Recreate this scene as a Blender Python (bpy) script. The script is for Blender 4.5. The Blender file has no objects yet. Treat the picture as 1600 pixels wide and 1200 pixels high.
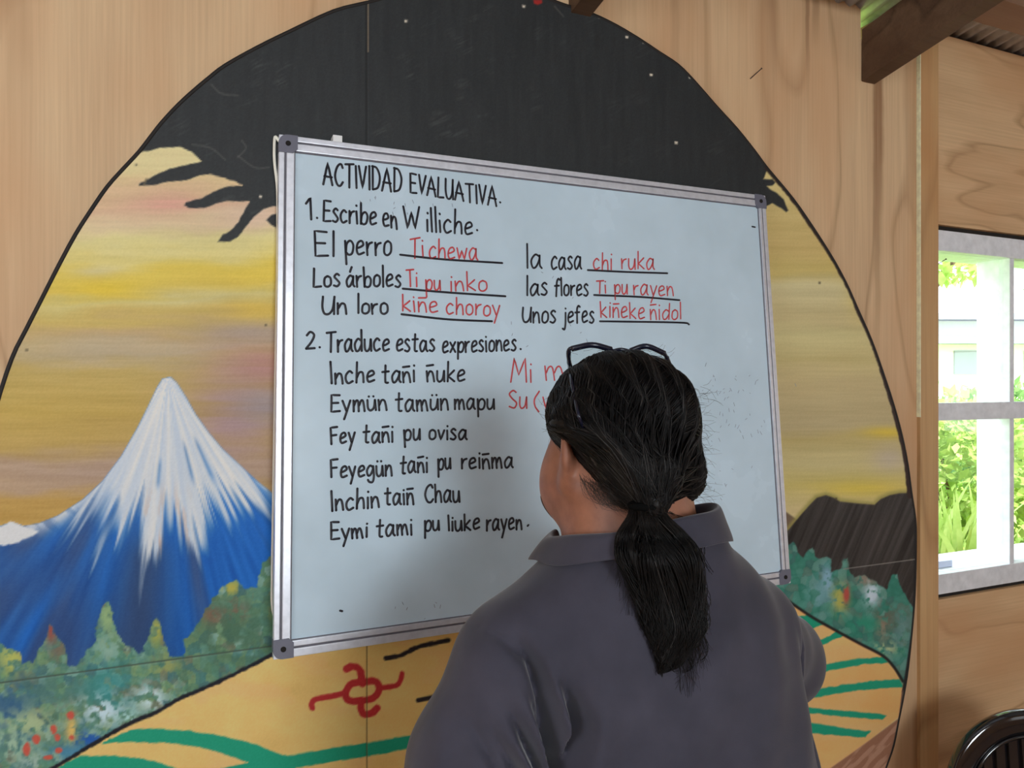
import bpy, bmesh, math, random
import numpy as np
from mathutils import Vector, Matrix
from mathutils.bvhtree import BVHTree

sc = bpy.context.scene
COL = sc.collection
# ------------------------------------------------------------------ camera
YAW = math.radians(24.3)
FPX = 1200.0
CAM = np.array([-0.2078, -1.6149, 1.60])
FW = np.array([math.sin(YAW), math.cos(YAW), 0.0])
RT = np.array([math.cos(YAW), -math.sin(YAW), 0.0])
UP = np.array([0.0, 0.0, 1.0])
cam_data = bpy.data.cameras.new('camera')
cam_data.sensor_width = 36.0
cam_data.lens = 36.0 * FPX / 1600.0
cam_data.clip_start = 0.02
cam = bpy.data.objects.new('camera', cam_data)
COL.objects.link(cam)
cam.matrix_world = Matrix(((RT[0], UP[0], -FW[0], CAM[0]), (RT[1], UP[1], -FW[1], CAM[1]),
                           (RT[2], UP[2], -FW[2], CAM[2]), (0, 0, 0, 1)))
sc.camera = cam
# ------------------------------------------------------------------ view, world, sun, window light
sc.view_settings.view_transform = 'Standard'
sc.view_settings.look = 'None'
sc.view_settings.gamma = 1.0
sc.view_settings.use_curve_mapping = False
sc.view_settings.exposure = 0.0
sc.cycles.use_denoising = True
sc.cycles.max_bounces = 8
sc.cycles.sample_clamp_indirect = 6.0
world = bpy.data.worlds.new('sky')
sc.world = world
world.use_nodes = True
bg = world.node_tree.nodes['Background']
bg.inputs[0].default_value = (0.86, 0.94, 1.0, 1)
bg.inputs[1].default_value = 4.0


def lamp(name, kind, loc, target, energy, color, size=None):
    d = bpy.data.lights.new(name, kind)
    d.energy = energy
    d.color = color
    if kind == 'AREA':
        d.shape = 'RECTANGLE'
        d.size, d.size_y = size
    if kind == 'SUN':
        d.angle = math.radians(2.0)
    o = bpy.data.objects.new(name, d)
    COL.objects.link(o)
    o.location = loc
    o.rotation_euler = (Vector(target) - Vector(loc)).to_track_quat('-Z', 'Y').to_euler()
    return o


lamp('sun', 'SUN', (8, -3, 9), (4, 2, 0), 12.0, (1.0, 0.97, 0.88))
# daylight entering by the room's other windows (behind and beside the photographer)
lamp('rear_window_light', 'AREA', (-0.05, -4.50, 2.0), (0.3, 0, 1.45), 70.0, (0.86, 0.95, 1.0), (1.05, 0.90))
lamp('rear_right_window_light', 'AREA', (2.6, -4.50, 1.55), (1.3, 0, 1.3), 6.0, (0.87, 0.95, 1.0), (1.5, 1.2))
lamp('left_window_light', 'AREA', (-2.55, -1.9, 1.7), (0.2, -0.4, 1.4), 12.0, (0.87, 0.95, 1.0), (1.4, 1.2))
lamp('right_window_light', 'AREA', (4.15, -1.5, 1.6), (0.6, -0.6, 1.4), 5.0, (0.87, 0.95, 1.0), (1.6, 1.2))


# ------------------------------------------------------------------ helpers
def ray(px, py):
    return (px - 800.0) / FPX * RT - (py - 600.0) / FPX * UP + FW


def on_y(px, py, y=0.0):
    """where the sight line of a photo point meets the plane y = const (the mural wall is y = 0)"""
    d = ray(px, py)
    return CAM + d * ((y - CAM[1]) / d[1])


def at_depth(px, py, z):
    return CAM + ray(px, py) * z


def lin(c):
    c = np.asarray(c, float) / 255.0
    return np.where(c <= 0.04045, c / 12.92, ((c + 0.055) / 1.055) ** 2.4)


LIT = 0.66          # how bright white paint comes out in this room


def alb(*c):
    v = np.clip(lin(c) / LIT, 0, 0.92)
    return (float(v[0]), float(v[1]), float(v[2]), 1.0)


def tag(o, label=None, cat=None, group=None, kind=None):
    if label: o['label'] = label
    if cat: o['category'] = cat
    if group: o['group'] = group
    if kind: o['kind'] = kind
    return o


def thing(name, label, cat, loc=(0, 0, 0), group=None):
    o = bpy.data.objects.new(name, None)
    COL.objects.link(o)
    o.location = loc
    o.empty_display_size = 0.05
    return tag(o, label, cat, group)


def link_mesh(name, me, mat, parent=None, smooth=False):
    o = bpy.data.objects.new(name, me)
    COL.objects.link(o)
    if mat is not None:
        for m in (mat if isinstance(mat, (list, tuple)) else [mat]):
            me.materials.append(m)
    if smooth:
        me.polygons.foreach_set('use_smooth', np.ones(len(me.polygons), dtype=bool))
    if parent is not None:
        o.parent = parent
        o.matrix_parent_inverse = Matrix.Translation(-Vector(parent.location))
    return o


def np_mesh(name, verts, quads):
    verts = np.ascontiguousarray(verts, dtype=np.float32)
    quads = np.ascontiguousarray(quads, dtype=np.int32)
    me = bpy.data.meshes.new(name)
    n, k = quads.shape
    me.vertices.add(len(verts))
    me.vertices.foreach_set('co', verts.ravel())
    me.loops.add(n * k)
    me.loops.foreach_set('vertex_index', quads.ravel())
    me.polygons.add(n)
    me.polygons.foreach_set('loop_start', np.arange(0, n * k, k, dtype=np.int32))
    try:
        me.polygons.foreach_set('loop_total', np.full(n, k, dtype=np.int32))
    except Exception:
        pass
    me.update(calc_edges=True)
    return me


class MB:
    """collects boxes, prisms and tubes for ONE mesh object"""
    def __init__(s):
        s.bm = bmesh.new()

    def box(s, lo, hi, bev=0.0, M=None):
        vs = [s.bm.verts.new((x, y, z)) for x in (lo[0], hi[0]) for y in (lo[1], hi[1]) for z in (lo[2], hi[2])]
        fs = [(0, 1, 3, 2), (4, 6, 7, 5), (0, 4, 5, 1), (2, 3, 7, 6), (0, 2, 6, 4), (1, 5, 7, 3)]
        faces = [s.bm.faces.new([vs[i] for i in f]) for f in fs]
        bmesh.ops.recalc_face_normals(s.bm, faces=faces)
        if M is not None:
            bmesh.ops.transform(s.bm, matrix=M, verts=vs)
        if bev:
            es = list({e for f in faces for e in f.edges})
            bmesh.ops.bevel(s.bm, geom=es, offset=bev, segments=2, affect='EDGES', profile=0.6)
        return s

    def hexa(s, p, bev=0.0):
        """8 corners: bottom ring of 4 then top ring of 4"""
        vs = [s.bm.verts.new(tuple(q)) for q in p]
        fs = [(0, 1, 2, 3), (7, 6, 5, 4), (0, 4, 5, 1), (1, 5, 6, 2), (2, 6, 7, 3), (3, 7, 4, 0)]
        faces = [s.bm.faces.new([vs[i] for i in f]) for f in fs]
        bmesh.ops.recalc_face_normals(s.bm, faces=faces)
        if bev:
            es = list({e for f in faces for e in f.edges})
            bmesh.ops.bevel(s.bm, geom=es, offset=bev, segments=2, affect='EDGES', profile=0.6)
        return s

    def prism(s, pts, off):
        """closed outline pts (3D) swept by the vector off"""
        a = [s.bm.verts.new(tuple(p)) for p in pts]
        b = [s.bm.verts.new(tuple(np.asarray(p) + np.asarray(off))) for p in pts]
        n = len(a)
        fs = [s.bm.faces.new(a), s.bm.faces.new(b[::-1])]
        for i in range(n):
            fs.append(s.bm.faces.new((a[i], b[i], b[(i + 1) % n], a[(i + 1) % n])))
        bmesh.ops.recalc_face_normals(s.bm, faces=fs)
        return s

    def tube(s, pts, rad, seg=8, flat=None, closed=False):
        """round tube along pts; flat=(vector, factor) squeezes the section along a vector"""
        pts = [Vector(p) for p in pts]
        n = len(pts)
        rad = [rad] * n if np.isscalar(rad) else rad
        rings = []
        ref = None
        for i, p in enumerate(pts):
            if closed:
                t = (pts[(i + 1) % n] - pts[i - 1]).normalized()
            else:
                t = (pts[min(i + 1, n - 1)] - pts[max(i - 1, 0)]).normalized()
            if ref is None:
                ref = Vector((0, 0, 1)) if abs(t.z) < 0.9 else Vector((1, 0, 0))
            u = (ref - t * ref.dot(t)).normalized()
            ref = u
            v = t.cross(u)
            ring = []
            for k in range(seg):
                a = 2 * math.pi * k / seg
                q = (u * math.cos(a) + v * math.sin(a)) * rad[i]
                if flat:
                    w = Vector(flat[0]).normalized()
                    q -= w * q.dot(w) * (1 - flat[1])
                ring.append(s.bm.verts.new(p + q))
            rings.append(ring)
        fs = []
        for i in range(n if closed else n - 1):
            a, b = rings[i], rings[(i + 1) % n]
            for k in range(seg):
                fs.append(s.bm.faces.new((a[k], a[(k + 1) % seg], b[(k + 1) % seg], b[k])))
        if not closed:
            fs.append(s.bm.faces.new(rings[0][::-1]))
            fs.append(s.bm.faces.new(rings[-1]))
        bmesh.ops.recalc_face_normals(s.bm, faces=fs)
        return s

    def build(s, name, mat, parent=None, smooth=False):
        me = bpy.data.meshes.new(name)
        s.bm.to_mesh(me)
        s.bm.free()
        return link_mesh(name, me, mat, parent, smooth)


def spline(pts, n=8, closed=False):
    P = np.asarray(pts, float)
    m = len(P)
    if m < 3 and not closed:
        t = np.linspace(0, 1, n + 1)[:, None]
        return P[0] * (1 - t) + P[-1] * t
    out = []
    rng = range(m) if closed else range(m - 1)
    for i in rng:
        if closed:
            p0, p1, p2, p3 = P[(i - 1) % m], P[i], P[(i + 1) % m], P[(i + 2) % m]
        else:
            p1, p2 = P[i], P[i + 1]
            p0 = P[i - 1] if i > 0 else 2 * p1 - p2
            p3 = P[i + 2] if i + 2 < m else 2 * p2 - p1
        for k in range(n):
            t = k / n
            out.append(0.5 * ((2 * p1) + (p2 - p0) * t + (2 * p0 - 5 * p1 + 4 * p2 - p3) * t * t
                              + (3 * p1 - p0 - 3 * p2 + p3) * t ** 3))
    if not closed:
        out.append(P[-1])
    return np.array(out)


# ------------------------------------------------------------------ materials
class NT:
    def __init__(s, name):
        s.m = bpy.data.materials.new(name)
        s.m.use_nodes = True
        s.t = s.m.node_tree
        s.b = s.t.nodes['Principled BSDF']

    def n(s, kind, **kw):
        nd = s.t.nodes.new(kind)
        for k, v in kw.items():
            if k.startswith('i_'):
                key = k[2:]
                nd.inputs[int(key) if key.isdigit() else key].default_value = v
            else:
                setattr(nd, k, v)
        return nd

    def l(s, a, b):
        s.t.links.new(a, b)

    def ramp(s, fac, stops):
        r = s.n('ShaderNodeValToRGB')
        e = r.color_ramp.elements
        while len(e) < len(stops):
            e.new(0.5)
        for el, (p, c) in zip(e, stops):
            el.position = p
            el.color = c
        s.l(fac, r.inputs[0])
        return r.outputs[0]

    def mix(s, fac, a, b, mode='MIX'):
        m = s.n('ShaderNodeMix', data_type='RGBA', blend_type=mode)
        for sock, v in ((m.inputs[0], fac), (m.inputs[6], a), (m.inputs[7], b)):
            if hasattr(v, 'links'):
                s.l(v, sock)
            else:
                sock.default_value = v
        return m.outputs[2]

    def noise(s, vec, scale, detail=4, rough=0.55, dist=0.0):
        nd = s.n('ShaderNodeTexNoise')
        nd.inputs['Scale'].default_value = scale
        nd.inputs['Detail'].default_value = detail
        nd.inputs['Roughness'].default_value = rough
        nd.inputs['Distortion'].default_value = dist
        if vec is not None:
            s.l(vec, nd.inputs['Vector'])
        return nd.outputs['Fac']

    def mapped(s, scale, loc=(0, 0, 0)):
        tc = s.n('ShaderNodeTexCoord')
        mp = s.n('ShaderNodeMapping')
        mp.inputs['Scale'].default_value = scale
        mp.inputs['Location'].default_value = loc
        s.l(tc.outputs['Object'], mp.inputs['Vector'])
        return mp.outputs['Vector']

    def bump(s, h, strength=0.3, dist=0.002):
        b = s.n('ShaderNodeBump')
        b.inputs['Strength'].default_value = strength
        b.inputs['Distance'].default_value = dist
        s.l(h, b.inputs['Height'])
        s.l(b.outputs[0], s.b.inputs['Normal'])


def plain(name, color, rough=0.5, metal=0.0, bump=0.0, scale=40, vary=0.0, spec=0.5):
    t = NT(name)
    t.b.inputs['Roughness'].default_value = rough
    t.b.inputs['Metallic'].default_value = metal
    t.b.inputs['Specular IOR Level'].default_value = spec
    v = t.mapped((1, 1, 1))
    nz = t.noise(v, scale, 5)
    d = tuple(c * (1 - vary) for c in color[:3]) + (1,)
    u = tuple(min(1, c * (1 + vary)) for c in color[:3]) + (1,)
    t.l(t.ramp(nz, [(0.3, d), (0.7, u)]), t.b.inputs['Base Color'])
    if bump:
        t.bump(nz, bump)
    return t.m


def plywood(name, axis, light, mid, dark, seed=0.0, contrast=1.0, cath=7.0, streak=None):
    """rotary cut plywood: grain runs along axis ('x' or 'z'), long cathedral figures"""
    t = NT(name)
    t.b.inputs['Roughness'].default_value = 0.62
    t.b.inputs['Specular IOR Level'].default_value = 0.25
    lo, sh = 0.22, 1.0
    big = t.mapped((sh * 2.2, 2, lo * 2.2) if axis == 'z' else (lo * 2.6, 2, sh * 2.6), (seed, seed * 0.3, seed * 0.7))
    fine = t.mapped((160, 160, 3.0) if axis == 'z' else (3.0, 160, 160), (seed, 0, 0))
    med = t.mapped((22, 20, 0.8) if axis == 'z' else (0.8, 20, 22), (seed, 0, 0))
    n1 = t.noise(big, 1.0, 2.5, 0.5, 0.35)
    mul = t.n('ShaderNodeMath', operation='MULTIPLY')
    mul.inputs[1].default_value = cath
    t.l(n1, mul.inputs[0])
    fr = t.n('ShaderNodeMath', operation='FRACT')
    t.l(mul.outputs[0], fr.inputs[0])
    rings = t.ramp(fr.outputs[0], [(0.0, mid), (0.55, light), (0.80, light), (0.93, dark), (1.0, mid)])
    n2 = t.noise(med, 1.0, 4, 0.6)
    base = t.ramp(n2, [(0.3, mid), (0.62, light)])
    c = t.mix(0.50 * contrast, base, rings)
    n3 = t.noise(fine, 1.0, 3, 0.6)
    c = t.mix(0.13 * contrast, c, t.ramp(n3, [(0.35, dark), (0.6, light)]))
    pinkn = t.noise(t.mapped((2.0, 2, 0.7) if axis == 'z' else (0.7, 2, 2.0), (seed + 4, 0, 0)), 1.6, 3)
    pink = tuple(a * b for a, b in zip(mid[:3], (1.0, 0.84, 0.74))) + (1,)
    f = t.n('ShaderNodeMapRange')
    f.inputs[1].default_value, f.inputs[2].default_value = 0.42, 0.66
    f.inputs[3].default_value, f.inputs[4].default_value = 0.0, 0.75
    t.l(pinkn, f.inputs[0])
    c = t.mix(f.outputs[0], c, pink)
    if streak:                                  # dark heartwood streaks: (x, half width, z top, z bottom, strength)
        tc = t.n('ShaderNodeTexCoord'); sx = t.n('ShaderNodeSeparateXYZ')
        t.l(tc.outputs['Object'], sx.inputs[0])
        wav = t.noise(t.mapped((3, 2, 5)), 1.0, 3)
        for (x0, hw, z1, z0, st) in streak:
            def mth(op, a, b=None):
                m = t.n('ShaderNodeMath', operation=op)
                for s_, v in ((m.inputs[0], a), (m.inputs[1], b)):
                    if v is None: continue
                    if hasattr(v, 'links'): t.l(v, s_)
                    else: s_.default_value = v
                return m.outputs[0]
            dx = mth('ABSOLUTE', mth('SUBTRACT', mth('ADD', sx.outputs[0], mth('MULTIPLY', mth('SUBTRACT', wav, 0.5), 0.03)), x0))
            mr = t.n('ShaderNodeMapRange'); mr.interpolation_type = 'SMOOTHSTEP'
            mr.inputs[1].default_value, mr.inputs[2].default_value = hw, hw * .35
            t.l(dx, mr.inputs[0])
            mz = t.n('ShaderNodeMapRange'); mz.interpolation_type = 'SMOOTHSTEP'
            mz.inputs[1].default_value, mz.inputs[2].default_value = z0, z1
            t.l(sx.outputs[2], mz.inputs[0])
            f2 = mth('MULTIPLY', mth('MULTIPLY', mr.outputs[0], mz.outputs[0]), mth('MULTIPLY', mth('ADD', n3, 0.3), st))
            c = t.mix(f2, c, dark)
    t.l(c, t.b.inputs['Base Color'])
    t.bump(n3, 0.12, 0.001)
    return t.m


M_PLY_V = plywood('plywood_upright_grain', 'z', alb(194, 165, 130), alb(178, 147, 114), alb(132, 98, 70), 0.0, 1.1,
                  streak=[(1.703, .030, 2.40, 1.75, 1.0), (1.70, .016, 2.0, 1.55, .5), (1.43, .010, 2.75, 2.3, .9), (1.46, .018, 2.72, 2.52, .8), (1.30, .028, 2.8, 2.35, .35), (0.98, .02, 2.6, 2.2, .3), (-.22, .035, 2.75, 2.2, .45), (.02, .02, 2.7, 2.3, .35), (-.45, .03, 2.5, 1.9, .35)])
M_PLY_H = plywood('plywood_level_grain', 'x', alb(192, 161, 124), alb(174, 142, 107), alb(132, 99, 68), 3.1, 1.25, 9.0)
M_PLY_TRIM = plywood('trim_board_wood', 'z', alb(182, 148, 106), alb(164, 128, 88), alb(120, 88, 56), 7.7, 0.9)
M_PLY_EDGE = plain('plywood_edge', alb(222, 200, 168), 0.7, vary=0.15, scale=60)
M_BEAM = plywood('old_brown_timber', 'x', alb(92, 72, 55), alb(66, 48, 36), alb(34, 24, 18), 1.7, 0.9)
M_PURLIN = plywood('rough_sawn_timber', 'x', alb(150, 126, 104), alb(118, 94, 76), alb(70, 54, 42), 5.2, 0.9)
M_ROOF = plain('weathered_zinc', alb(160, 162, 168), 0.5, 0.35, 0.15, 30, 0.2)
M_FLOOR = plywood('floor_boards', 'x', alb(130, 100, 72), alb(110, 82, 58), alb(70, 50, 36), 9.0)
M_PLAIN_WALL = plywood('unseen_wall_boards', 'z', alb(190, 160, 122), alb(175, 145, 108), alb(130, 100, 70), 12.0)
M_WHITE = plain('old_white_paint', alb(196, 197, 201), 0.55, bump=0.15, scale=35, vary=0.10)
M_DARK = plain('dark_gap', (0.012, 0.009, 0.007, 1), 0.9)
M_BLACKPLASTIC = plain('black_plastic', (0.008, 0.008, 0.011, 1), 0.10, vary=0.1, spec=0.9)
M_BLACKPLASTIC.node_tree.nodes['Principled BSDF'].inputs['Coat Weight'].default_value = 0.6
M_STEEL = plain('rusty_nail_steel', (0.06, 0.045, 0.04, 1), 0.5, 0.6)
# ================================================================== the room
SL = 0.19                      # roof pitch, rising from the mural wall into the room
def roof_z(y, base):           # y is negative inside the room
    return base - SL * y

XL, XR, YB = -2.7, 4.3, -4.7
MB().box((XL - .1, YB - .1, -0.1), (XR + .1, 0.14, 0.0)).build('floor', M_FLOOR)['kind'] = 'structure'
# mural wall: sheets of plywood; the tall sheets reach the roof, the short one stops under the rafter
w = MB()
w.box((XL, 0.0, 0.0), (0.66, 0.10, 2.70))
w.box((0.6605, 0.0005, 0.0), (1.632, 0.10, 2.70))
w.box((1.6325, 0.001, 0.0), (1.868, 0.10, 2.60))
w.build('wall_back', M_PLY_V)['kind'] = 'structure'
# upright board beside the window, standing 12 mm proud, with its pale sawn edge
t = MB().box((1.868, -0.010, 0.0), (1.9485, 0.10, 2.675)).build('trim_1', M_PLY_TRIM)
t['kind'] = 'structure'
t2 = MB().box((1.8645, -0.0125, 1.50), (1.8678, 0.0, 2.62)).build('trim_2', M_PLY_EDGE)
t2['kind'] = 'structure'
# window wall, same line, around the opening
WX0, WX1, WZ0, WZ1 = 1.950, 2.760, 0.935, 2.092
w = MB()
w.box((1.9515, 0.0, 0.0), (XR, 0.10, WZ0))
w.box((1.9515, 0.0, WZ1), (XR, 0.10, 2.68))
w.box((WX1, 0.0, WZ0), (XR, 0.10, WZ1))
w.build('wall_right', M_PLY_H)['kind'] = 'structure'
# side walls and the wall behind the photographer, with the openings the daylight comes through
def wall_with_hole(name, axis, at, lo, hi, hole, top):
    m = MB()
    a0, a1 = lo, hi
    h0, h1, z0, z1 = hole
    for (u0, u1, v0, v1) in ((a0, h0, 0, top), (h1, a1, 0, top), (h0, h1, 0, z0), (h0, h1, z1, top)):
        if axis == 'x':
            m.box((at, u0, v0), (at + .1, u1, v1))
        else:
            m.box((u0, at, v0), (u1, at + .1, v1))
    if axis == 'x':
        m.prism([(at, -.06, top - .001), (at, YB, top - .001), (at, YB, 2.68 - SL * YB)], (.1, 0, 0))
    m.build(name, M_PLAIN_WALL)['kind'] = 'structure'
wall_with_hole('wall_left', 'x', XL - 0.1, YB, 0.0, (-2.6, -1.2, 1.1, 2.3), 2.70)
wall_with_hole('wall_east', 'x', XR, YB, 0.0, (-1.7, -1.2, 1.3, 1.8), 2.70)
wall_with_hole('wall_front', 'y', YB - 0.1, XL, XR, (-0.35, 0.55, 1.6, 2.4), 3.57)

# corrugated roof sheet
nx, ny = 700, 14
xs = np.linspace(XL - .1, XR + .1, nx)
ys = np.linspace(0.13, YB - .1, ny)
X, Y = np.meshgrid(xs, ys)
Zr = 2.692 - SL * Y + 0.006 * np.cos(X * 2 * math.pi / 0.046)
V = np.stack([X, Y, Zr], -1).reshape(-1, 3)
I = np.arange(nx * ny).reshape(ny, nx)
Q = np.stack([I[:-1, :-1], I[:-1, 1:], I[1:, 1:], I[1:, :-1]], -1).reshape(-1, 4)
ro = link_mesh('ceiling', np_mesh('ceiling', V, Q), M_ROOF, None, True)
ro['kind'] = 'structure'
so = ro.modifiers.new('thick', 'SOLIDIFY')
so.thickness = 0.003

# rafters and purlins
RAFT = [(0.669, 'dark brown rafter meeting the wall above the top of the round mural'),
        (1.634, 'dark brown rafter at upper right ending on the plywood wall beside the window'),
        (-1.15, 'dark brown rafter over the left end of the room'),
        (2.95, 'dark brown rafter over the window wall, right of the window')]
for x0, lab in RAFT:
    m = MB()
    y1 = YB + 0.02
    zb = 2.478
    pts = []
    for (yy, dz) in ((-0.002, 0), (-0.002, 0.150), (y1, 0.150), (y1, 0)):
        pts.append((x0, yy, zb - SL * yy + dz))
    m.prism(pts, (0.052, 0, 0))
    tag(m.build('rafter', M_BEAM), lab, 'rafter', 'roof rafters')
for s0, lab in ((0.130, 'rough brown purlin nearest the wall, under the corrugated sheet'),
                (0.95, 'rough brown purlin second from the mural wall, across the rafters'),
                (1.9, 'rough brown purlin third from the mural wall, across the rafters'),
                (2.9, 'rough brown purlin farthest from the mural wall, across the rafters')):
    m = MB()
    pts = [(XL, -s0, roof_z(-s0, 2.632)), (XL, -s0 - .092, roof_z(-s0 - .092, 2.632)),
           (XL, -s0 - .092, roof_z(-s0 - .092, 2.680)), (XL, -s0, roof_z(-s0, 2.680))]
    m.prism(pts, (XR - XL, 0, 0))
    tag(m.build('purlin', M_PURLIN), lab, 'purlin', 'roof purlins')
# short packing block seen in the gap over the short sheet
tag(MB().box((1.70, 0.012, 2.604), (1.78, 0.075, 2.672)).build('packing_block', M_PURLIN),
    'small wood block in the gap between wall top and roof, behind the right rafter', 'block')

# ------------------------------------------------------------------ window_1
win = bpy.data.objects.new('window_1', None)
COL.objects.link(win)
win.location = (WX0, 0.0, WZ0)
win['kind'] = 'structure'
F0, F1 = 0.010, 0.052           # sash front and back
f = MB()
f.box((WX0 + .002, F0, WZ0 + .012), (WX0 + .027, F1, WZ1 - .020), 0.002)      # left stile
f.box((WX1 - .045, F0, WZ0 + .012), (WX1 - .002, F1, WZ1 - .020), 0.002)
f.box((WX0 + .002, F0 - .001, WZ1 - .078), (WX1 - .002, F1, WZ1 - .014), 0.002)
f.box((WX0 + .002, F0 - .001, WZ0 + .012), (WX1 - .002, F1, WZ0 + .074), 0.002)
f.build('window_frame', M_WHITE, win)
MB().box((WX0 + .027, F0 + .001, 1.486), (WX1 - .045, F1 - .002, 1.541), 0.002).build('transom', M_WHITE, win)
m = MB()
m.box((2.322, F0 + .002, 1.541), (2.344, F1 - .004, WZ1 - .078), 0.002)
m.box((2.322, F0 + .002, WZ0 + .074), (2.344, F1 - .004, 1.486), 0.002)
m.build('mullion', M_WHITE, win)
# outer casing: post, head, sill and jambs of the box frame
c = MB()
c.box((2.335, 0.056, WZ0 + .05), (2.395, 0.135, WZ1 - .07), 0.003)
c.build('outer_post', M_WHITE, win)
c = MB()
c.box((WX0 + .001, 0.054, WZ1 - .075), (WX1, 0.16, WZ1 - .001))
c.build('window_head', M_WHITE, win)
c = MB()
c.box((WX0 + .001, 0.054, WZ0 + .001), (WX1, 0.22, WZ0 + .070))
c.build('window_sill', M_WHITE, win)
c = MB()
c.box((WX0 + .001, 0.054, WZ0 + .07), (WX0 + .020, 0.135, WZ1 - .075))
c.box((WX1 - .03, 0.054, WZ0 + .07), (WX1, 0.135, WZ1 - .075))
c.build('outer_jamb', M_WHITE, win)
# dark strips above and below the sash paint the shadow of its gap
c = MB()
c.box((WX0 + .002, F0 + .006, WZ1 - .014), (WX1 - .002, 0.05, WZ1 - .0005))
c.box((WX0 + .002, F0 + .006, WZ0 + .0005), (WX1 - .002, 0.05, WZ0 + .012))
c.build('painted_gap_shadow', M_DARK, win)
g = NT('window_glass')
g.t.nodes.remove(g.b)
tr = g.n('ShaderNodeBsdfTransparent'); tr.inputs[0].default_value = (0.97, 0.99, 0.98, 1)
gl = g.n('ShaderNodeBsdfGlossy'); gl.inputs['Roughness'].default_value = 0.02
mx = g.n('ShaderNodeMixShader')
mx.inputs[0].default_value = 0.035; g.l(tr.outputs[0], mx.inputs[1]); g.l(gl.outputs[0], mx.inputs[2])
g.l(mx.outputs[0], g.t.nodes['Material Output'].inputs[0])
M_GLASS = g.m
for (x0, x1, z0, z1) in ((WX0 + .027, 2.322, 1.541, WZ1 - .078), (2.344, WX1 - .045, 1.541, WZ1 - .078),
                         (WX0 + .027, 2.322, WZ0 + .074, 1.486), (2.344, WX1 - .045, WZ0 + .074, 1.486)):
    MB().box((x0, 0.034, z0), (x1, 0.037, z1)).build('glass_pane', M_GLASS, win)
# pale block lying on the sill
p0 = on_y(1470, 905, 0.10)
M_LILAC = plain('pale_lilac_foam', alb(178, 182, 205), 0.7, vary=0.05)
tag(MB().box((2.045, 0.075, WZ0 + .0705), (2.13, 0.125, WZ0 + .092), 0.002).build('foam_block', M_LILAC),
    'small pale lilac block lying on the outer window sill at lower left', 'block')
# nails
def nail(a, b, r, label):
    a, b = Vector(a), Vector(b)
    m = MB().tube([a, b], r, 8)
    d = (b - a).normalized()
    m.tube([b - d * 0.0004, b + d * 0.0012], r * 1.9, 8)
    return tag(m.build('nail', M_STEEL, None), label, 'nail')
a = on_y(1172, 124); b = on_y(1190, 107, -0.03)
nail(a + np.array([0, 0.004, 0]), b, 0.0013, 'bent dark nail sticking out of the plywood right of the mural top')
a = on_y(1463, 415, 0.012); b = on_y(1478, 405, -0.02)
nail(a + np.array([0, 0.003, 0]), b, 0.0013, 'dark nail sticking out of the left side of the white window frame')
# ================================================================== round painted mural board
PX_R = [(880, 5), (925, 20), (963, 38), (1000, 60), (1030, 80), (1060, 100), (1085, 125), (1120, 165), (1152, 200),
        (1180, 235), (1200, 262), (1240, 310), (1270, 353), (1300, 400), (1322, 440), (1340, 480), (1362, 530),
        (1380, 580), (1397, 632), (1410, 680), (1419, 725), (1425, 770), (1431, 810), (1432, 850), (1431, 905),
        (1428, 960), (1420, 1040), (1413, 1085), (1405, 1125), (1397, 1165), (1385, 1200)]
PX_L = [(15, 560), (37, 515), (60, 470), (88, 415), (115, 365), (140, 326), (165, 290), (190, 262), (215, 235),
        (232, 213), (250, 190), (275, 163), (300, 140), (325, 119), (350, 100), (400, 72), (455, 45), (520, 15), (571, 2)]
YM = -0.012
rt_ = np.array([on_y(*p, YM)[[0, 2]] for p in PX_R])
lf_ = np.array([on_y(*p, YM)[[0, 2]] for p in PX_L])
top_ = np.array([(0.28, 2.452), (0.38, 2.484), (0.48, 2.502), (0.57, 2.507)])
bot_r = np.array([(1.66, 0.36), (1.58, 0.24), (1.48, 0.13), (1.38, 0.045), (1.32, 0.012)])
low_l = np.array([(-0.08, 0.012), (-0.15, 0.06), (-0.25, 0.17), (-0.33, 0.29), (-0.40, 0.44), (-0.455, 0.62), (-0.495, 0.82),
                  (-0.515, 1.0), (-0.525, 1.15), (-0.520, 1.30), (-0.505, 1.45), (-0.482, 1.56)])
OUT = spline(np.concatenate([lf_, top_, rt_, bot_r, low_l]), 3, True)
M_MURAL_BACK = plain('mural_board_edge', (0.016, 0.012, 0.010, 1), 0.7, vary=0.2)
mural = thing('mural', 'round painted plywood mural of a snowy volcano, fixed behind the whiteboard',
              'mural', (0.62, -0.006, 0.012))
MB().prism([(p[0], -0.0003, p[1]) for p in OUT], (0, YM + 0.0008, 0)).build('backing_board', M_MURAL_BACK, mural)

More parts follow.
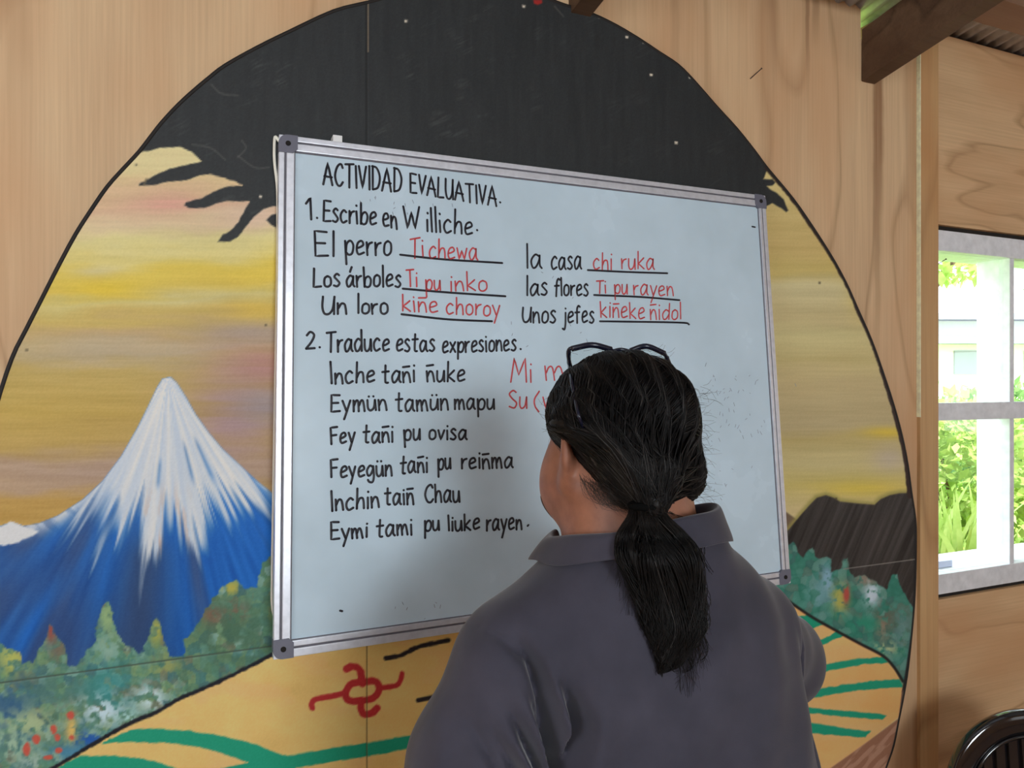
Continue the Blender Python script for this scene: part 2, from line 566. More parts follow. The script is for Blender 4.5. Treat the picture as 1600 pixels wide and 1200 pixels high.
rng = np.random.default_rng(7)
HASH = rng.random((256, 256)).astype(np.float32)
def vnoise(x, y):
    xi, yi = np.floor(x).astype(int), np.floor(y).astype(int)
    fx, fy = x - xi, y - yi
    fx, fy = fx * fx * (3 - 2 * fx), fy * fy * (3 - 2 * fy)
    h = lambda a, b: HASH[a & 255, b & 255]
    return (h(xi, yi) * (1 - fx) + h(xi + 1, yi) * fx) * (1 - fy) + (h(xi, yi + 1) * (1 - fx) + h(xi + 1, yi + 1) * fx) * fy
def fbm(x, y, o=4):
    s, a, n = 0, 0.5, 0
    for i in range(o):
        s = s + a * vnoise(x * 2 ** i + 17 * i, y * 2 ** i + 31 * i); n += a; a *= 0.5
    return s / n
def cells(x, y):
    """nearest jittered lattice point: distance and a random id in 0..1"""
    xi, yi = np.floor(x).astype(int), np.floor(y).astype(int)
    best = np.full(x.shape, 9.0); idn = np.zeros(x.shape)
    for dx in (-1, 0, 1):
        for dy in (-1, 0, 1):
            a, b = xi + dx, yi + dy
            px = a + HASH[a & 255, b & 255]; py = b + HASH[(a + 91) & 255, (b + 47) & 255]
            d = (px - x) ** 2 + (py - y) ** 2
            m = d < best
            best = np.where(m, d, best); idn = np.where(m, HASH[(a + 13) & 255, (b + 201) & 255], idn)
    return np.sqrt(best), idn
def poly_sd(x, y, poly):
    """signed distance, negative inside"""
    P = np.asarray(poly, float)
    d = np.full(x.shape, 1e9); ins = np.zeros(x.shape, bool)
    for i in range(len(P)):
        a, b = P[i], P[(i + 1) % len(P)]
        e = b - a
        wx, wy = x - a[0], y - a[1]
        t = np.clip((wx * e[0] + wy * e[1]) / (e @ e + 1e-12), 0, 1)
        d = np.minimum(d, (wx - e[0] * t) ** 2 + (wy - e[1] * t) ** 2)
        c = ((a[1] <= y) & (b[1] > y)) | ((a[1] > y) & (b[1] <= y))
        xx = a[0] + (y - a[1]) / (b[1] - a[1] + 1e-12) * e[0]
        ins ^= c & (x < xx)
    return np.where(ins, -np.sqrt(d), np.sqrt(d))
def line_d(x, y, pts):
    P = np.asarray(pts, float)
    d = np.full(x.shape, 1e9)
    for a, b in zip(P[:-1], P[1:]):
        e = b - a
        wx, wy = x - a[0], y - a[1]
        t = np.clip((wx * e[0] + wy * e[1]) / (e @ e + 1e-12), 0, 1)
        d = np.minimum(d, (wx - e[0] * t) ** 2 + (wy - e[1] * t) ** 2)
    return np.sqrt(d)

ST = 0.0026
gx = np.arange(-0.53, 1.86, ST); gz = np.arange(0.25, 2.512, ST)
GX, GZ = np.meshgrid(gx, gz)
shape = GX.shape
# the painting's design is drawn in the coordinates its outlines were measured in
dx_, dy_ = GX - CAM[0], YM - CAM[1]
cz = dx_ * FW[0] + dy_ * FW[1]
PX = 800 + FPX * (dx_ * RT[0] + dy_ * RT[1]) / cz
PY = 600 - FPX * (GZ - CAM[2]) / cz
inside = poly_sd(GX.ravel(), GZ.ravel(), OUT).reshape(shape)
CLR = np.zeros(shape + (3,))
def sm(e0, e1, v):
    t = np.clip((v - e0) / (e1 - e0), 0, 1)
    return t * t * (3 - 2 * t)
def put(mask, col):
    global CLR
    col = np.asarray(col, float)
    CLR = CLR * (1 - mask[..., None]) + col * mask[..., None]
def region(poly, col, soft=1.4, wob=0.0, smooth=0):
    if smooth:
        poly = spline(poly, smooth, True)
    P = np.asarray(poly, float)
    lo, hi = P.min(0) - 8, P.max(0) + 8
    b = (PX > lo[0]) & (PX < hi[0]) & (PY > lo[1]) & (PY < hi[1])
    m = np.zeros(shape)
    d = poly_sd(PX[b], PY[b], P)
    if wob:
        d = d + wob * (fbm(PX[b] / 9, PY[b] / 9, 3) - 0.5) * 2
    m[b] = 1 - sm(-soft, soft, d)
    if col is not None:
        put(m, col)
    return m
def stroke(pts, width, col, smooth=8, soft=1.3, alpha=1.0, rough=0.0):
    P = spline(pts, smooth) if smooth else np.asarray(pts, float)
    wmax = np.max(width) + 6
    lo, hi = P.min(0) - wmax, P.max(0) + wmax
    b = (PX > lo[0]) & (PX < hi[0]) & (PY > lo[1]) & (PY < hi[1])
    m = np.zeros(shape)
    d = line_d(PX[b], PY[b], P)
    if rough:
        d = d + rough * (fbm(PX[b] / 7, PY[b] / 7, 3) - 0.5) * 2
    m[b] = (1 - sm(width / 2 - soft, width / 2 + soft, d)) * alpha
    if col is not None:
        put(m, col)
    return m
# --- sky: drawn-out level brush strokes
n_long = fbm(PX / 160, PY / 9, 4); n_mid = fbm(PX / 90 + 50, PY / 22, 3); n_fine = fbm(PX / 60 + 9, PY / 2.2, 2)
yy = PY + (n_mid - 0.5) * 46 + (PX - 250) * 0.03
keys = [(200, (204, 190, 140)), (255, (202, 187, 138)), (285, (196, 172, 128)), (318, (194, 160, 130)), (345, (196, 174, 138)),
        (372, (198, 186, 128)), (405, (200, 184, 112)), (430, (200, 176, 74)), (452, (196, 170, 72)), (470, (188, 174, 112)),
        (492, (182, 158, 88)), (520, (172, 146, 104)), (545, (166, 148, 116)), (575, (170, 146, 84)), (640, (172, 144, 72)),
        (690, (166, 138, 76)), (722, (158, 132, 106)), (748, (160, 134, 108)), (775, (168, 134, 72)), (840, (166, 132, 66))]
ky = [k[0] for k in keys]
for c in range(3):
    CLR[..., c] = np.interp(yy, ky, [k[1][c] for k in keys])
def blob(cx, cy, rx, ry, col, a):
    d = ((PX - cx) / rx) ** 2 + ((PY - cy) / ry) ** 2
    put(np.exp(-d) * a * (0.6 + 0.8 * n_long), col)
blob(268, 320, 55, 14, (198, 142, 128), 0.75); blob(395, 335, 60, 22, (196, 168, 148), 0.7)
blob(165, 452, 60, 14, (204, 176, 52), 0.9); blob(400, 430, 60, 12, (204, 178, 70), 0.8); blob(400, 484, 55, 16, (196, 164, 66), 0.8)
blob(290, 460, 70, 12, (190, 180, 134), 0.7); blob(150, 425, 40, 10, (184, 172, 132), 0.6)
blob(390, 520, 90, 16, (152, 136, 122), 0.8); blob(140, 545, 110, 16, (168, 152, 124), 0.7)
blob(410, 575, 70, 34, (166, 118, 112), 0.9); blob(370, 650, 90, 70, (152, 124, 122), 0.9); blob(415, 635, 50, 26, (140, 128, 132), 0.8)
blob(150, 735, 160, 20, (158, 134, 118), 0.8); blob(30, 390, 80, 200, (182, 160, 80), 0.25)
# right side of the sky
rs = sm(1150, 1200, PX)
keysr = [(290, (190, 172, 116)), (380, (184, 160, 102)), (425, (184, 164, 100)), (445, (190, 178, 134)), (500, (182, 166, 120)),
         (520, (186, 174, 124)), (560, (184, 168, 116)), (600, (180, 162, 118)), (670, (172, 156, 116)), (685, (178, 160, 106)),
         (720, (184, 170, 120)), (760, (188, 172, 106)), (800, (196, 178, 130))]
kyr = [k[0] for k in keysr]
colr = np.stack([np.interp(PY + (n_mid - 0.5) * 24, kyr, [k[1][c] for k in keysr]) for c in range(3)], -1)
CLR = CLR * (1 - rs[..., None]) + colr * rs[..., None]
blob(1385, 676, 40, 9, (196, 170, 62), 0.9); blob(1390, 715, 28, 20, (178, 164, 142), 0.8); blob(1345, 762, 70, 14, (196, 174, 74), 0.8)
blob(1330, 390, 30, 30, (198, 172, 84), 0.5); blob(1345, 455, 22, 40, (194, 172, 88), 0.6)
CLR += ((n_fine - 0.5) * 8 + (n_long - 0.5) * 16)[..., None]
# --- volcano
APX, APY = 262, 590
vol = [(-60, 1100), (-60, 828), (0, 822), (18, 816), (38, 822), (60, 818), (90, 806), (130, 780), (160, 752), (190, 712), (215, 668),
       (232, 634), (246, 604), (254, 592), (266, 589), (276, 598), (290, 620), (306, 648), (326, 676), (348, 702), (374, 726),
       (402, 752), (432, 776), (470, 800), (470, 1100)]
ang = np.arctan2(PX - APX, PY - APY); rad = np.hypot(PX - APX, PY - APY)
vm = region(vol, None, 1.5)
st1 = fbm(ang * 22 + 40, rad / 240 + 3, 3); st2 = fbm(ang * 40 + 11, rad / 110, 2)
blue = np.zeros(shape + (3,))
mixb = np.clip((fbm(ang * 7 + 5, rad / 300, 3) - 0.42) * 2.6, 0, .85)
for c, (a, b) in enumerate(zip((14, 86, 164), (44, 66, 108))):
    blue[..., c] = a * (1 - mixb) + b * mixb
blue += ((st2 - 0.5) * 26)[..., None]
nav = np.exp(-((ang + 0.12) / 0.14) ** 2) * sm(210, 290, rad)
blue = blue * (1 - 0.75 * nav[..., None]) + np.array((44, 56, 84)) * 0.75 * nav[..., None]
put(vm, (20, 80, 150)); CLR = CLR * (1 - vm[..., None]) + blue * vm[..., None]
rl_keys = [(-1.7, 320), (-0.95, 335), (-0.88, 310), (-0.80, 272), (-0.72, 240), (-0.6, 262), (-0.5, 225), (-0.42, 262), (-0.33, 240), (-0.2, 232),
           (-0.12, 276), (-0.07, 282), (-0.02, 225), (0.05, 215), (0.14, 262), (0.19, 255), (0.24, 205), (0.35, 212), (0.44, 250),
           (0.52, 225), (0.62, 240), (0.7, 225), (0.78, 245), (0.9, 320), (1.6, 320)]
rl = np.interp(ang, [k[0] for k in rl_keys], [k[1] for k in rl_keys])
snow = 1 - sm(-34, 40, rad - rl + (st2 - 0.5) * 130 + (fbm(ang * 20 + 3, rad / 60, 2) - .5) * 40)
gap = 0.42 * np.exp(-((ang + 0.62) / 0.035) ** 2) * sm(110, 150, rad) + 0.5 * np.exp(-((ang - 0.24) / 0.02) ** 2) * sm(95, 120, rad) * (1 - sm(150, 180, rad)) \
    + 0.5 * np.exp(-((ang - 0.42) / 0.022) ** 2) * sm(95, 120, rad) * (1 - sm(160, 190, rad)) + 0.4 * np.exp(-((ang + 0.09) / 0.02) ** 2) * sm(120, 140, rad) * (1 - sm(160, 180, rad))
snow = snow * (1 - np.clip(gap, 0, 0.85))
ew = 6.5 + 9 * (1 - sm(110, 230, PX)) + 7 * sm(340, 420, PX)
edge = np.exp(-(poly_sd(PX.ravel(), PY.ravel(), vol).reshape(shape) / ew) ** 2) * (.55 + .45 * sm(.35, .6, fbm((PX - PY) / 14, (PX + PY) / 60, 3)))
snow = np.maximum(snow, edge * (PY < 870) * 0.9)
sc_ = np.zeros(shape + (3,))
tone = np.clip((st1 - 0.3) * 2.2, 0, 1)
for c, (a, b) in enumerate(zip((204, 202, 198), (176, 186, 198))):
    sc_[..., c] = a * tone + b * (1 - tone)
pk = np.exp(-((ang + 0.02) / 0.18) ** 2) * sm(150, 230, rad) * sm(0.5, 0.68, fbm(ang * 40, rad / 60, 2))
sc_ = sc_ * (1 - 0.6 * pk[..., None]) + np.array((188, 146, 118)) * 0.6 * pk[..., None]
ms = vm * snow
CLR = CLR * (1 - ms[..., None]) + sc_ * ms[..., None]
region([(-40, 828), (0, 822), (16, 815), (36, 822), (60, 830), (30, 848), (0, 852), (-40, 860)], (196, 196, 196), 2, 3)
# --- left greenery: dabbed tree shapes
veg = [(-60, 1010), (-5, 1000), (10, 1012), (32, 1018), (36, 1036), (52, 1034), (62, 1010), (72, 996), (76, 976), (80, 970), (86, 992),
       (100, 1010), (108, 1040), (118, 1040), (132, 1026), (138, 1014), (150, 1004), (152, 980), (160, 944), (168, 940), (176, 958),
       (180, 985), (190, 1004), (206, 1012), (217, 1022), (226, 1010), (234, 988), (238, 970), (246, 965), (252, 985), (256, 1006),
       (266, 1024), (286, 1026), (290, 1000), (300, 992), (308, 976), (322, 950), (340, 926), (352, 912), (368, 906), (385, 918),
       (402, 918), (404, 900), (412, 880), (424, 868), (480, 860), (480, 1230), (82, 1230), (-500, 1620), (-500, 1010)]
mv = region(veg, None, 1.6, 5.0)
pal = np.array([(86, 120, 88), (72, 112, 96), (110, 138, 98), (62, 108, 110), (128, 146, 92), (76, 100, 74), (140, 168, 156),
                (100, 140, 124), (58, 92, 104), (92, 128, 104), (118, 104, 80), (84, 130, 106)], float)
def dabs(size, seed, pal):
    wx = PX + 10 * (fbm(PX / 18 + seed, PY / 18, 2) - .5); wy = PY + 10 * (fbm(PX / 18, PY / 18 + seed, 2) - .5)
    d, i = cells(wx / size + seed, wy / size + seed * 3)
    return d, pal[np.minimum((i * len(pal)).astype(int), len(pal) - 1)]
d1, c1 = dabs(15, 3.3, pal); d2, c2 = dabs(7, 8.1, pal)
k2 = np.clip(fbm(PX / 25 + 5, PY / 25, 3) * 1.6 - 0.35, 0, 1)[..., None]
base = c1 * (1 - 0.55 * k2) + c2 * 0.55 * k2 + ((0.5 - d2) * 16)[..., None]
big = np.clip((fbm(PX / 70 + 3, PY / 50, 3) - 0.35) * 2.5, 0, 1)[..., None]
base = base * (0.62 + 0.1 * big) + np.array((70, 112, 96)) * (1 - 0.62 - 0.1 * big)
CLR = CLR * (1 - mv[..., None]) + base * mv[..., None]
def patch(cx, cy, rx, ry, col, a, size=9, th=0.5):
    d = np.exp(-(((PX - cx) / rx) ** 2 + ((PY - cy) / ry) ** 2))
    n = fbm(PX / size + cx, PY / size + cy, 3)
    put(mv * np.clip(d * a * sm(th - 0.12, th + 0.1, n), 0, 1), col)
patch(365, 990, 70, 60, (66, 98, 76), 0.9, 20, .42); patch(330, 960, 16, 14, (110, 84, 68), 0.9, 9, .4); patch(368, 955, 20, 14, (112, 88, 72), 0.8)
patch(362, 918, 22, 12, (164, 156, 70), 1.0, 9, .45); patch(244, 985, 10, 22, (158, 156, 74), 1.0, 9, .4); patch(168, 965, 13, 26, (134, 160, 112), 1.0, 9, .35)
patch(172, 1015, 35, 24, (126, 158, 142), 1.0, 10, .42); patch(80, 985, 8, 20, (140, 66, 58), 1.0, 8, .3); patch(92, 1015, 16, 20, (112, 92, 76), 0.8)
patch(20, 1030, 26, 26, (172, 172, 84), 1.0, 9, .5); patch(262, 1040, 22, 16, (140, 142, 84), .8)
patch(10, 1110, 60, 50, (44, 82, 116), 1.0, 18, .42); patch(110, 1075, 60, 30, (70, 108, 100), .9, 16, .4); patch(170, 1075, 40, 40, (48, 124, 124), .9, 14, .45)
patch(235, 1090, 26, 22, (186, 204, 208), 1.0, 9, .48); patch(160, 1110, 40, 26, (180, 200, 208), 1.0, 9, .52); patch(200, 1120, 22, 14, (150, 186, 182), 1.0, 8, .48)
patch(50, 1130, 44, 26, (150, 166, 126), 1.0, 10, .46); patch(20, 1165, 36, 30, (146, 172, 146), .9, 10, .48); patch(140, 1155, 30, 14, (26, 76, 150), 1.0, 10, .4)
patch(112, 1140, 9, 26, (196, 166, 92), 1.0, 8, .4); patch(110, 1175, 40, 14, (60, 118, 150), .9, 10, .45); patch(60, 1190, 40, 14, (150, 170, 160), .8, 8, .5)
for (x, y, rx, ry) in ((57, 1155, 6, 8), (84, 1140, 5, 7), (90, 1152, 4, 6), (110, 1118, 6, 7), (42, 1170, 6, 12), (75, 1183, 8, 4), (92, 1172, 6, 4), (112, 1152, 5, 5)):
    region([(x + rx * math.cos(a), y + ry * math.sin(a)) for a in np.linspace(0, 6.28, 10)[:-1]], (176, 78, 62), 1.6, 2)
# --- field: gold ground, teal stripes, black outline
FIELD_L = [(-500, 1560), (-250, 1400), (-90, 1290), (20, 1232), (82, 1200), (150, 1160), (202, 1130), (245, 1112), (280, 1092), (330, 1070), (372, 1050), (430, 1020), (520, 985),
           (700, 930), (900, 900), (1100, 905), (1220, 935), (1262, 960), (1300, 982), (1340, 1004), (1378, 1024), (1398, 1048),
           (1410, 1070), (1408, 1090), (1404, 1120), (1345, 1166), (1294, 1202), (1200, 1290), (700, 1900), (-500, 1900)]
fm = region(FIELD_L, None, 1.4)
g1 = sm(600, 1250, PX)
fc = np.stack([206 + 48 * g1, 172 - 8 * g1, 104 - 2 * g1], -1) + ((fbm(PX / 60, PY / 40, 4) - .5) * 22)[..., None] * np.array((1, 1, .9))
og = (sm(0.45, 0.7, fbm(PX / 70 + 8, PY / 30, 3)) * 0.5)[..., None]
fc = fc * (1 - og) + np.array((238, 166, 112)) * og
CLR = CLR * (1 - fm[..., None]) + fc * fm[..., None]
GRN = (26, 138, 108)
def green(p, s=0):
    m = region(p, None, 1.3, 1.5) * fm
    put(m, np.array(GRN))
green([(205, 1139), (245, 1138), (300, 1142), (350, 1150), (400, 1163), (432, 1176), (450, 1181), (520, 1168), (600, 1156), (660, 1145), (900, 1115),
       (900, 1140), (660, 1166), (600, 1177), (520, 1190), (462, 1199), (455, 1216), (340, 1216), (345, 1199), (388, 1191), (350, 1177), (310, 1167), (260, 1160), (205, 1159), (160, 1161), (185, 1148)])
green([(126, 1181), (170, 1180), (215, 1184), (250, 1191), (275, 1200), (300, 1225), (60, 1225), (95, 1196)])
green([(1180, 978), (1262, 960), (1292, 974), (1276, 979), (1240, 992), (1190, 1000)])
green([(1200, 1028), (1284, 998), (1310, 986), (1324, 990), (1290, 1006), (1240, 1025), (1200, 1045)])
green([(1200, 1048), (1286, 1038), (1330, 1030), (1378, 1026), (1396, 1036), (1350, 1037), (1300, 1047), (1200, 1062)])
green([(1200, 1082), (1280, 1076), (1320, 1069), (1360, 1064), (1412, 1060), (1412, 1074), (1360, 1077), (1320, 1081), (1280, 1089), (1200, 1100)])
green([(1200, 1100), (1276, 1106), (1330, 1111), (1386, 1117), (1378, 1124), (1330, 1121), (1276, 1115), (1200, 1112)])
green([(1180, 1122), (1274, 1130), (1330, 1139), (1360, 1142), (1352, 1152), (1320, 1150), (1272, 1146), (1180, 1140)])
stroke([(-250, 1398), (-90, 1289), (20, 1233), (82, 1200), (150, 1160), (202, 1130), (245, 1112), (280, 1092), (330, 1070), (372, 1050), (432, 1019)], 6.0, (20, 22, 30), 6, 1.4, 1, 1.6)
# brown earth at lower right
region([(1404, 1122), (1345, 1166), (1294, 1202), (1200, 1290), (1500, 1300), (1420, 1100)], (140, 98, 76), 1.5)
em = region([(1404, 1122), (1345, 1166), (1294, 1202), (1200, 1290), (1500, 1300), (1420, 1100)], None, 1.5)
put(em * sm(.5, .62, fbm((PX + PY) / 9, (PX - PY) / 60, 3)) * .8, (168, 128, 106))
# red four-armed figure and black brush marks
RED = (166, 44, 46)
stroke([(541, 1045), (552, 1041), (562, 1046), (565, 1060)], 11, RED, 6, 1.3, 1, 1.2)
stroke([(565, 1058), (566, 1068)], 11, RED, 0)
ring = [(540, 1080), (548, 1069), (562, 1066), (585, 1064), (592, 1074), (588, 1086), (575, 1093), (548, 1095), (540, 1088)]
stroke(ring + [ring[0]], 11, RED, 6, 1.3, 1, 1.0)
stroke([(592, 1075), (608, 1073), (620, 1070), (626, 1062), (628, 1052)], 8, RED, 6, 1.3, 1, 1)
stroke([(536, 1083), (515, 1088), (494, 1092), (487, 1099), (488, 1106)], 9, RED, 6, 1.3, 1, 1)
stroke([(565, 1094), (564, 1108), (570, 1116), (582, 1113), (589, 1106)], 11, RED, 6, 1.3, 1, 1)
stroke([(603, 1028), (625, 1024), (655, 1010), (700, 1000)], 7, (34, 30, 34), 6, 1.3, 1, 1.2)
stroke([(653, 1094), (680, 1088)], 7, (34, 30, 34), 0)
# --- right: brown hill, dark mountain, teal trees
region([(1180, 830), (1220, 795), (1228, 800), (1245, 812), (1252, 830), (1180, 860)], (104, 86, 70), 1.5)
mtn = [(1180, 880), (1232, 828), (1250, 806), (1266, 788), (1276, 778), (1290, 774), (1302, 778), (1312, 784), (1340, 787), (1366, 789), (1376, 780),
       (1390, 774), (1405, 771), (1440, 770), (1440, 1010), (1180, 1010)]
mm = region(mtn, None, 2) * (1 - fm)
halo = sm(-3, 0, -np.abs(poly_sd(PX.ravel(), PY.ravel(), mtn).reshape(shape)) ) * 0
dcon = poly_sd(PX.ravel(), PY.ravel(), mtn).reshape(shape)
put(np.exp(-((dcon - 2) / 4.0) ** 2) * rs * (PX < 1424) * (1 - fm) * 0.8, (146, 136, 74))
dk = np.array((52, 48, 46)) + ((fbm((PX + PY * 0.42) / 5, PY / 120, 3) - .5) * 46)[..., None]
put(mm, (52, 48, 46)); CLR = CLR * (1 - mm[..., None]) + dk * mm[..., None]
veg2 = [(1180, 1030), (1180, 850), (1232, 852), (1238, 846), (1246, 862), (1254, 872), (1262, 858), (1270, 854), (1273, 868), (1280, 872), (1292, 868),
        (1299, 874), (1298, 894), (1306, 892), (1314, 890), (1318, 874), (1324, 872), (1326, 890), (1334, 904), (1350, 898), (1362, 906), (1372, 914), (1384, 920),
        (1394, 898), (1402, 896), (1406, 918), (1414, 930), (1426, 950), (1432, 1000), (1424, 1060), (1414, 1076), (1396, 1042), (1378, 1024), (1340, 1004), (1262, 960)]
mv2 = region(veg2, None, 1.5, 3.0)
d3, c3 = dabs(11, 5.7, np.array([(54, 118, 102), (66, 124, 110), (84, 130, 118), (58, 104, 96), (78, 112, 100), (46, 112, 96)], float))
mvf = mv2 * (1 - fm)
CLR = CLR * (1 - mvf[..., None]) + (c3 + ((.5 - d3) * 14)[..., None]) * mvf[..., None]
mv = mvf
patch(1292, 905, 10, 22, (124, 160, 178), 1.2, 8, .4); patch(1312, 935, 12, 20, (160, 160, 84), 1.3, 7, .36); patch(1322, 928, 5, 14, (164, 74, 64), 1.3, 6, .35)
patch(1352, 905, 16, 10, (128, 118, 104), 1.2, 7, .4); patch(1362, 928, 12, 18, (182, 196, 206), 1.3, 6, .44); patch(1384, 968, 22, 24, (92, 92, 80), 1.0, 8, .42)
patch(1376, 980, 10, 16, (150, 124, 104), .8, 6, .5); patch(1385, 1012, 20, 10, (176, 188, 140), .9, 6, .5); patch(1350, 975, 26, 14, (40, 128, 104), 1, 12, .4)
patch(1280, 930, 18, 26, (110, 150, 156), .9, 9, .46); patch(1410, 990, 14, 36, (96, 130, 128), .9, 8, .42)
stroke([(1205, 920), (1262, 960), (1300, 982), (1340, 1004), (1378, 1024), (1396, 1042), (1410, 1064)], 4.5, (30, 30, 30))
# --- black sky shape with its finger-like fringes
BLK = [(-40, 250), (215, 239), (232, 236), (250, 231), (282, 230), (300, 238), (316, 253), (290, 258), (262, 265), (245, 273), (230, 281),
       (216, 288), (218, 291), (245, 289), (262, 284), (290, 282), (312, 274), (328, 272), (345, 277), (366, 283), (378, 290), (352, 292), (330, 302), (312, 311), (290, 316),
       (288, 322), (296, 325), (318, 326), (335, 319), (355, 314), (390, 315), (382, 328), (372, 348), (360, 362), (348, 366), (340, 378),
       (360, 378), (372, 370), (386, 352), (396, 340), (412, 326), (430, 322), (460, 320), (470, 360), (1186, 360),
       (1197, 322), (1206, 318), (1215, 322), (1228, 331), (1231, 329), (1224, 312), (1214, 302), (1202, 295), (1198, 291), (1206, 290), (1211, 285),
       (1206, 281), (1192, 280), (1200, 264), (1230, 210), (1200, -60), (-40, -60)]
region(BLK, None)
mb = region(BLK, None, 1.3, 1.2)
bk = np.array((38, 40, 41)) + ((fbm(PX / 7, PY / 60, 3) - .5) * 9)[..., None]
sw = np.clip((fbm(PX / 40 + 7, PY / 26, 4) - 0.62) * 2.2, 0, 1) * sm(.45, .7, fbm((PX + PY * 2) / 5, (PX - PY) / 30, 2)) * (1 - sm(700, 900, PX) * .5)
bk = bk + (sw * 34)[..., None] * np.array((1, .97, .9))
CLR = CLR * (1 - mb[..., None]) + bk * mb[..., None]
region([(416, 344), (424, 336), (440, 332), (440, 360), (424, 352)], (36, 36, 38), 1.4)
for p in (((330, 132), (345, 146), (372, 150)), ((372, 244), (398, 262), (420, 262)), ((300, 226), (330, 232), (352, 250)), ((378, 220), (384, 232), (372, 246)), ((1020, 58), (1016, 72)), ((866, 10), (880, 26))):
    stroke(p, 2.2, (92, 88, 84), 6, 1.2, .5)
# small knocks where pale wood shows, nail heads, a red drip at the top
for (x, y) in ((916, 19), (937, 27), (979, 58), (1006, 66), (1017, 117), (1056, 223), (1078, 121), (1061, 101), (634, 33), (818, 10), (1114, 154), (407, 307)):
    region([(x - 2.5, y - 2), (x + 2.5, y - 1), (x + 2, y + 2.5), (x - 2, y + 2)], (196, 186, 168), 1.0)
region([(833, 0), (846, 0), (847, 5), (840, 8), (834, 6)], (140, 36, 32), 1.5)
stroke([(229, 279), (225, 290)], 2, (110, 96, 70), 0)
for (x, y) in ((1280, 442), (42, 547), (415, 508), (1306, 779), (1423, 874), (213, 258)):
    region([(x - 1.5, y - 1.5), (x + 1.5, y - 1.5), (x + 1.5, y + 1.5), (x - 1.5, y + 1.5)], (80, 70, 50), 1.4)
# --- black outline round the right edge, seams of the plywood sheets
stroke([(1198, 262), (1240, 313), (1270, 356), (1300, 402), (1322, 442), (1340, 482), (1362, 532), (1379, 582), (1395, 634), (1407, 680), (1416, 725), (1421, 775)], 8, (46, 32, 28), 4, 1.4, 1, 1.2)
stroke([(1430, 790), (1430, 850), (1428, 960), (1418, 1040), (1411, 1080)], 5, (34, 32, 32), 6)
stroke([(1410, 1080), (1404, 1125), (1390, 1190)], 3, (90, 70, 60), 4)
put((np.abs(GZ - 1.0735) < 0.0017) * 1.0 * (GX < 0.0) , (62, 76, 66))
put((np.abs(GZ - 1.0735) < 0.0017) * 0.8 * (GX > 1.55), (128, 124, 118))
put((np.abs(GX - 0.1800) < 0.0016) * 0.75 * (GZ < 2.0), (92, 74, 44))
put((np.abs(GX - 0.1800) < 0.0016) * 0.8 * (GZ >= 2.0), (24, 24, 24))
put((np.abs(GX - 0.1835) < 0.0014) * 0.8 * (GZ >= 2.30), (112, 98, 80))
CLR += (rng.random(shape) - .5)[..., None] * 5
# mesh of the painted face
keep = inside < -0.0035
idx = -np.ones(shape, int)
fq = keep[:-1, :-1] & keep[:-1, 1:] & keep[1:, 1:] & keep[1:, :-1]
used = np.zeros(shape, bool)
used[:-1, :-1] |= fq; used[:-1, 1:] |= fq; used[1:, 1:] |= fq; used[1:, :-1] |= fq
idx[used] = np.arange(used.sum())
relief = np.zeros(shape)
relief[:] = -0.0013 + 0.0011 * ((np.abs(GZ - 1.0735) < 0.0014) | (np.abs(GX - 0.18) < 0.0014))
V = np.stack([GX[used], YM + relief[used], GZ[used]], -1)
Q = np.stack([idx[:-1, :-1][fq], idx[:-1, 1:][fq], idx[1:, 1:][fq], idx[1:, :-1][fq]], -1)
me = np_mesh('painted_face', V, Q)
att = me.color_attributes.new('paint', 'FLOAT_COLOR', 'POINT')
rgba = np.ones((len(V), 4), np.float32)
rgba[:, :3] = np.clip(lin(np.clip(CLR[used], 4, 245)) / LIT, 0.004, 0.92)
att.data.foreach_set('color', rgba.ravel())
t = NT('mural_paint')
a_ = t.n('ShaderNodeVertexColor', layer_name='paint')
t.l(a_.outputs[0], t.b.inputs['Base Color'])
t.b.inputs['Roughness'].default_value = 0.55
t.b.inputs['Specular IOR Level'].default_value = 0.3
t.bump(t.noise(t.mapped((60, 60, 300)), 1.0, 3), 0.15, 0.001)
link_mesh('painted_face', me, t.m, mural)
# dark painted edge running round the board
def inset(P, d):
    P = np.asarray(P); t_ = np.roll(P, -1, 0) - np.roll(P, 1, 0)
    t_ /= np.linalg.norm(t_, axis=1)[:, None] + 1e-9
    return P + np.stack([t_[:, 1], -t_[:, 0]], -1) * d
IN = inset(OUT, 0.0068)
n_ = len(OUT)
V = [(p[0], YM + .0002, p[1]) for p in OUT] + [(p[0], YM - .0019, p[1]) for p in OUT] + [(p[0], YM - .0019, p[1]) for p in IN] + [(p[0], YM + .0002, p[1]) for p in IN]
Q = []
for i in range(n_):
    j = (i + 1) % n_
    for k in range(3):
        Q.append((k * n_ + i, k * n_ + j, (k + 1) * n_ + j, (k + 1) * n_ + i))
link_mesh('edge_band', np_mesh('edge_band', np.array(V), np.array(Q)), M_MURAL_BACK, mural)
# bottom strip of the face, below the modelled picture
MB().prism([(p[0], YM - 0.0005, p[1]) for p in [(-0.30, 0.252), (-0.24, 0.17), (-0.14, 0.07), (-0.07, 0.02), (1.31, 0.02), (1.37, 0.05), (1.47, 0.14), (1.57, 0.252)]],
           (0, -0.0008, 0)).build('lower_face', plain('mural_gold', alb(196, 152, 86), 0.6, vary=.08), mural)
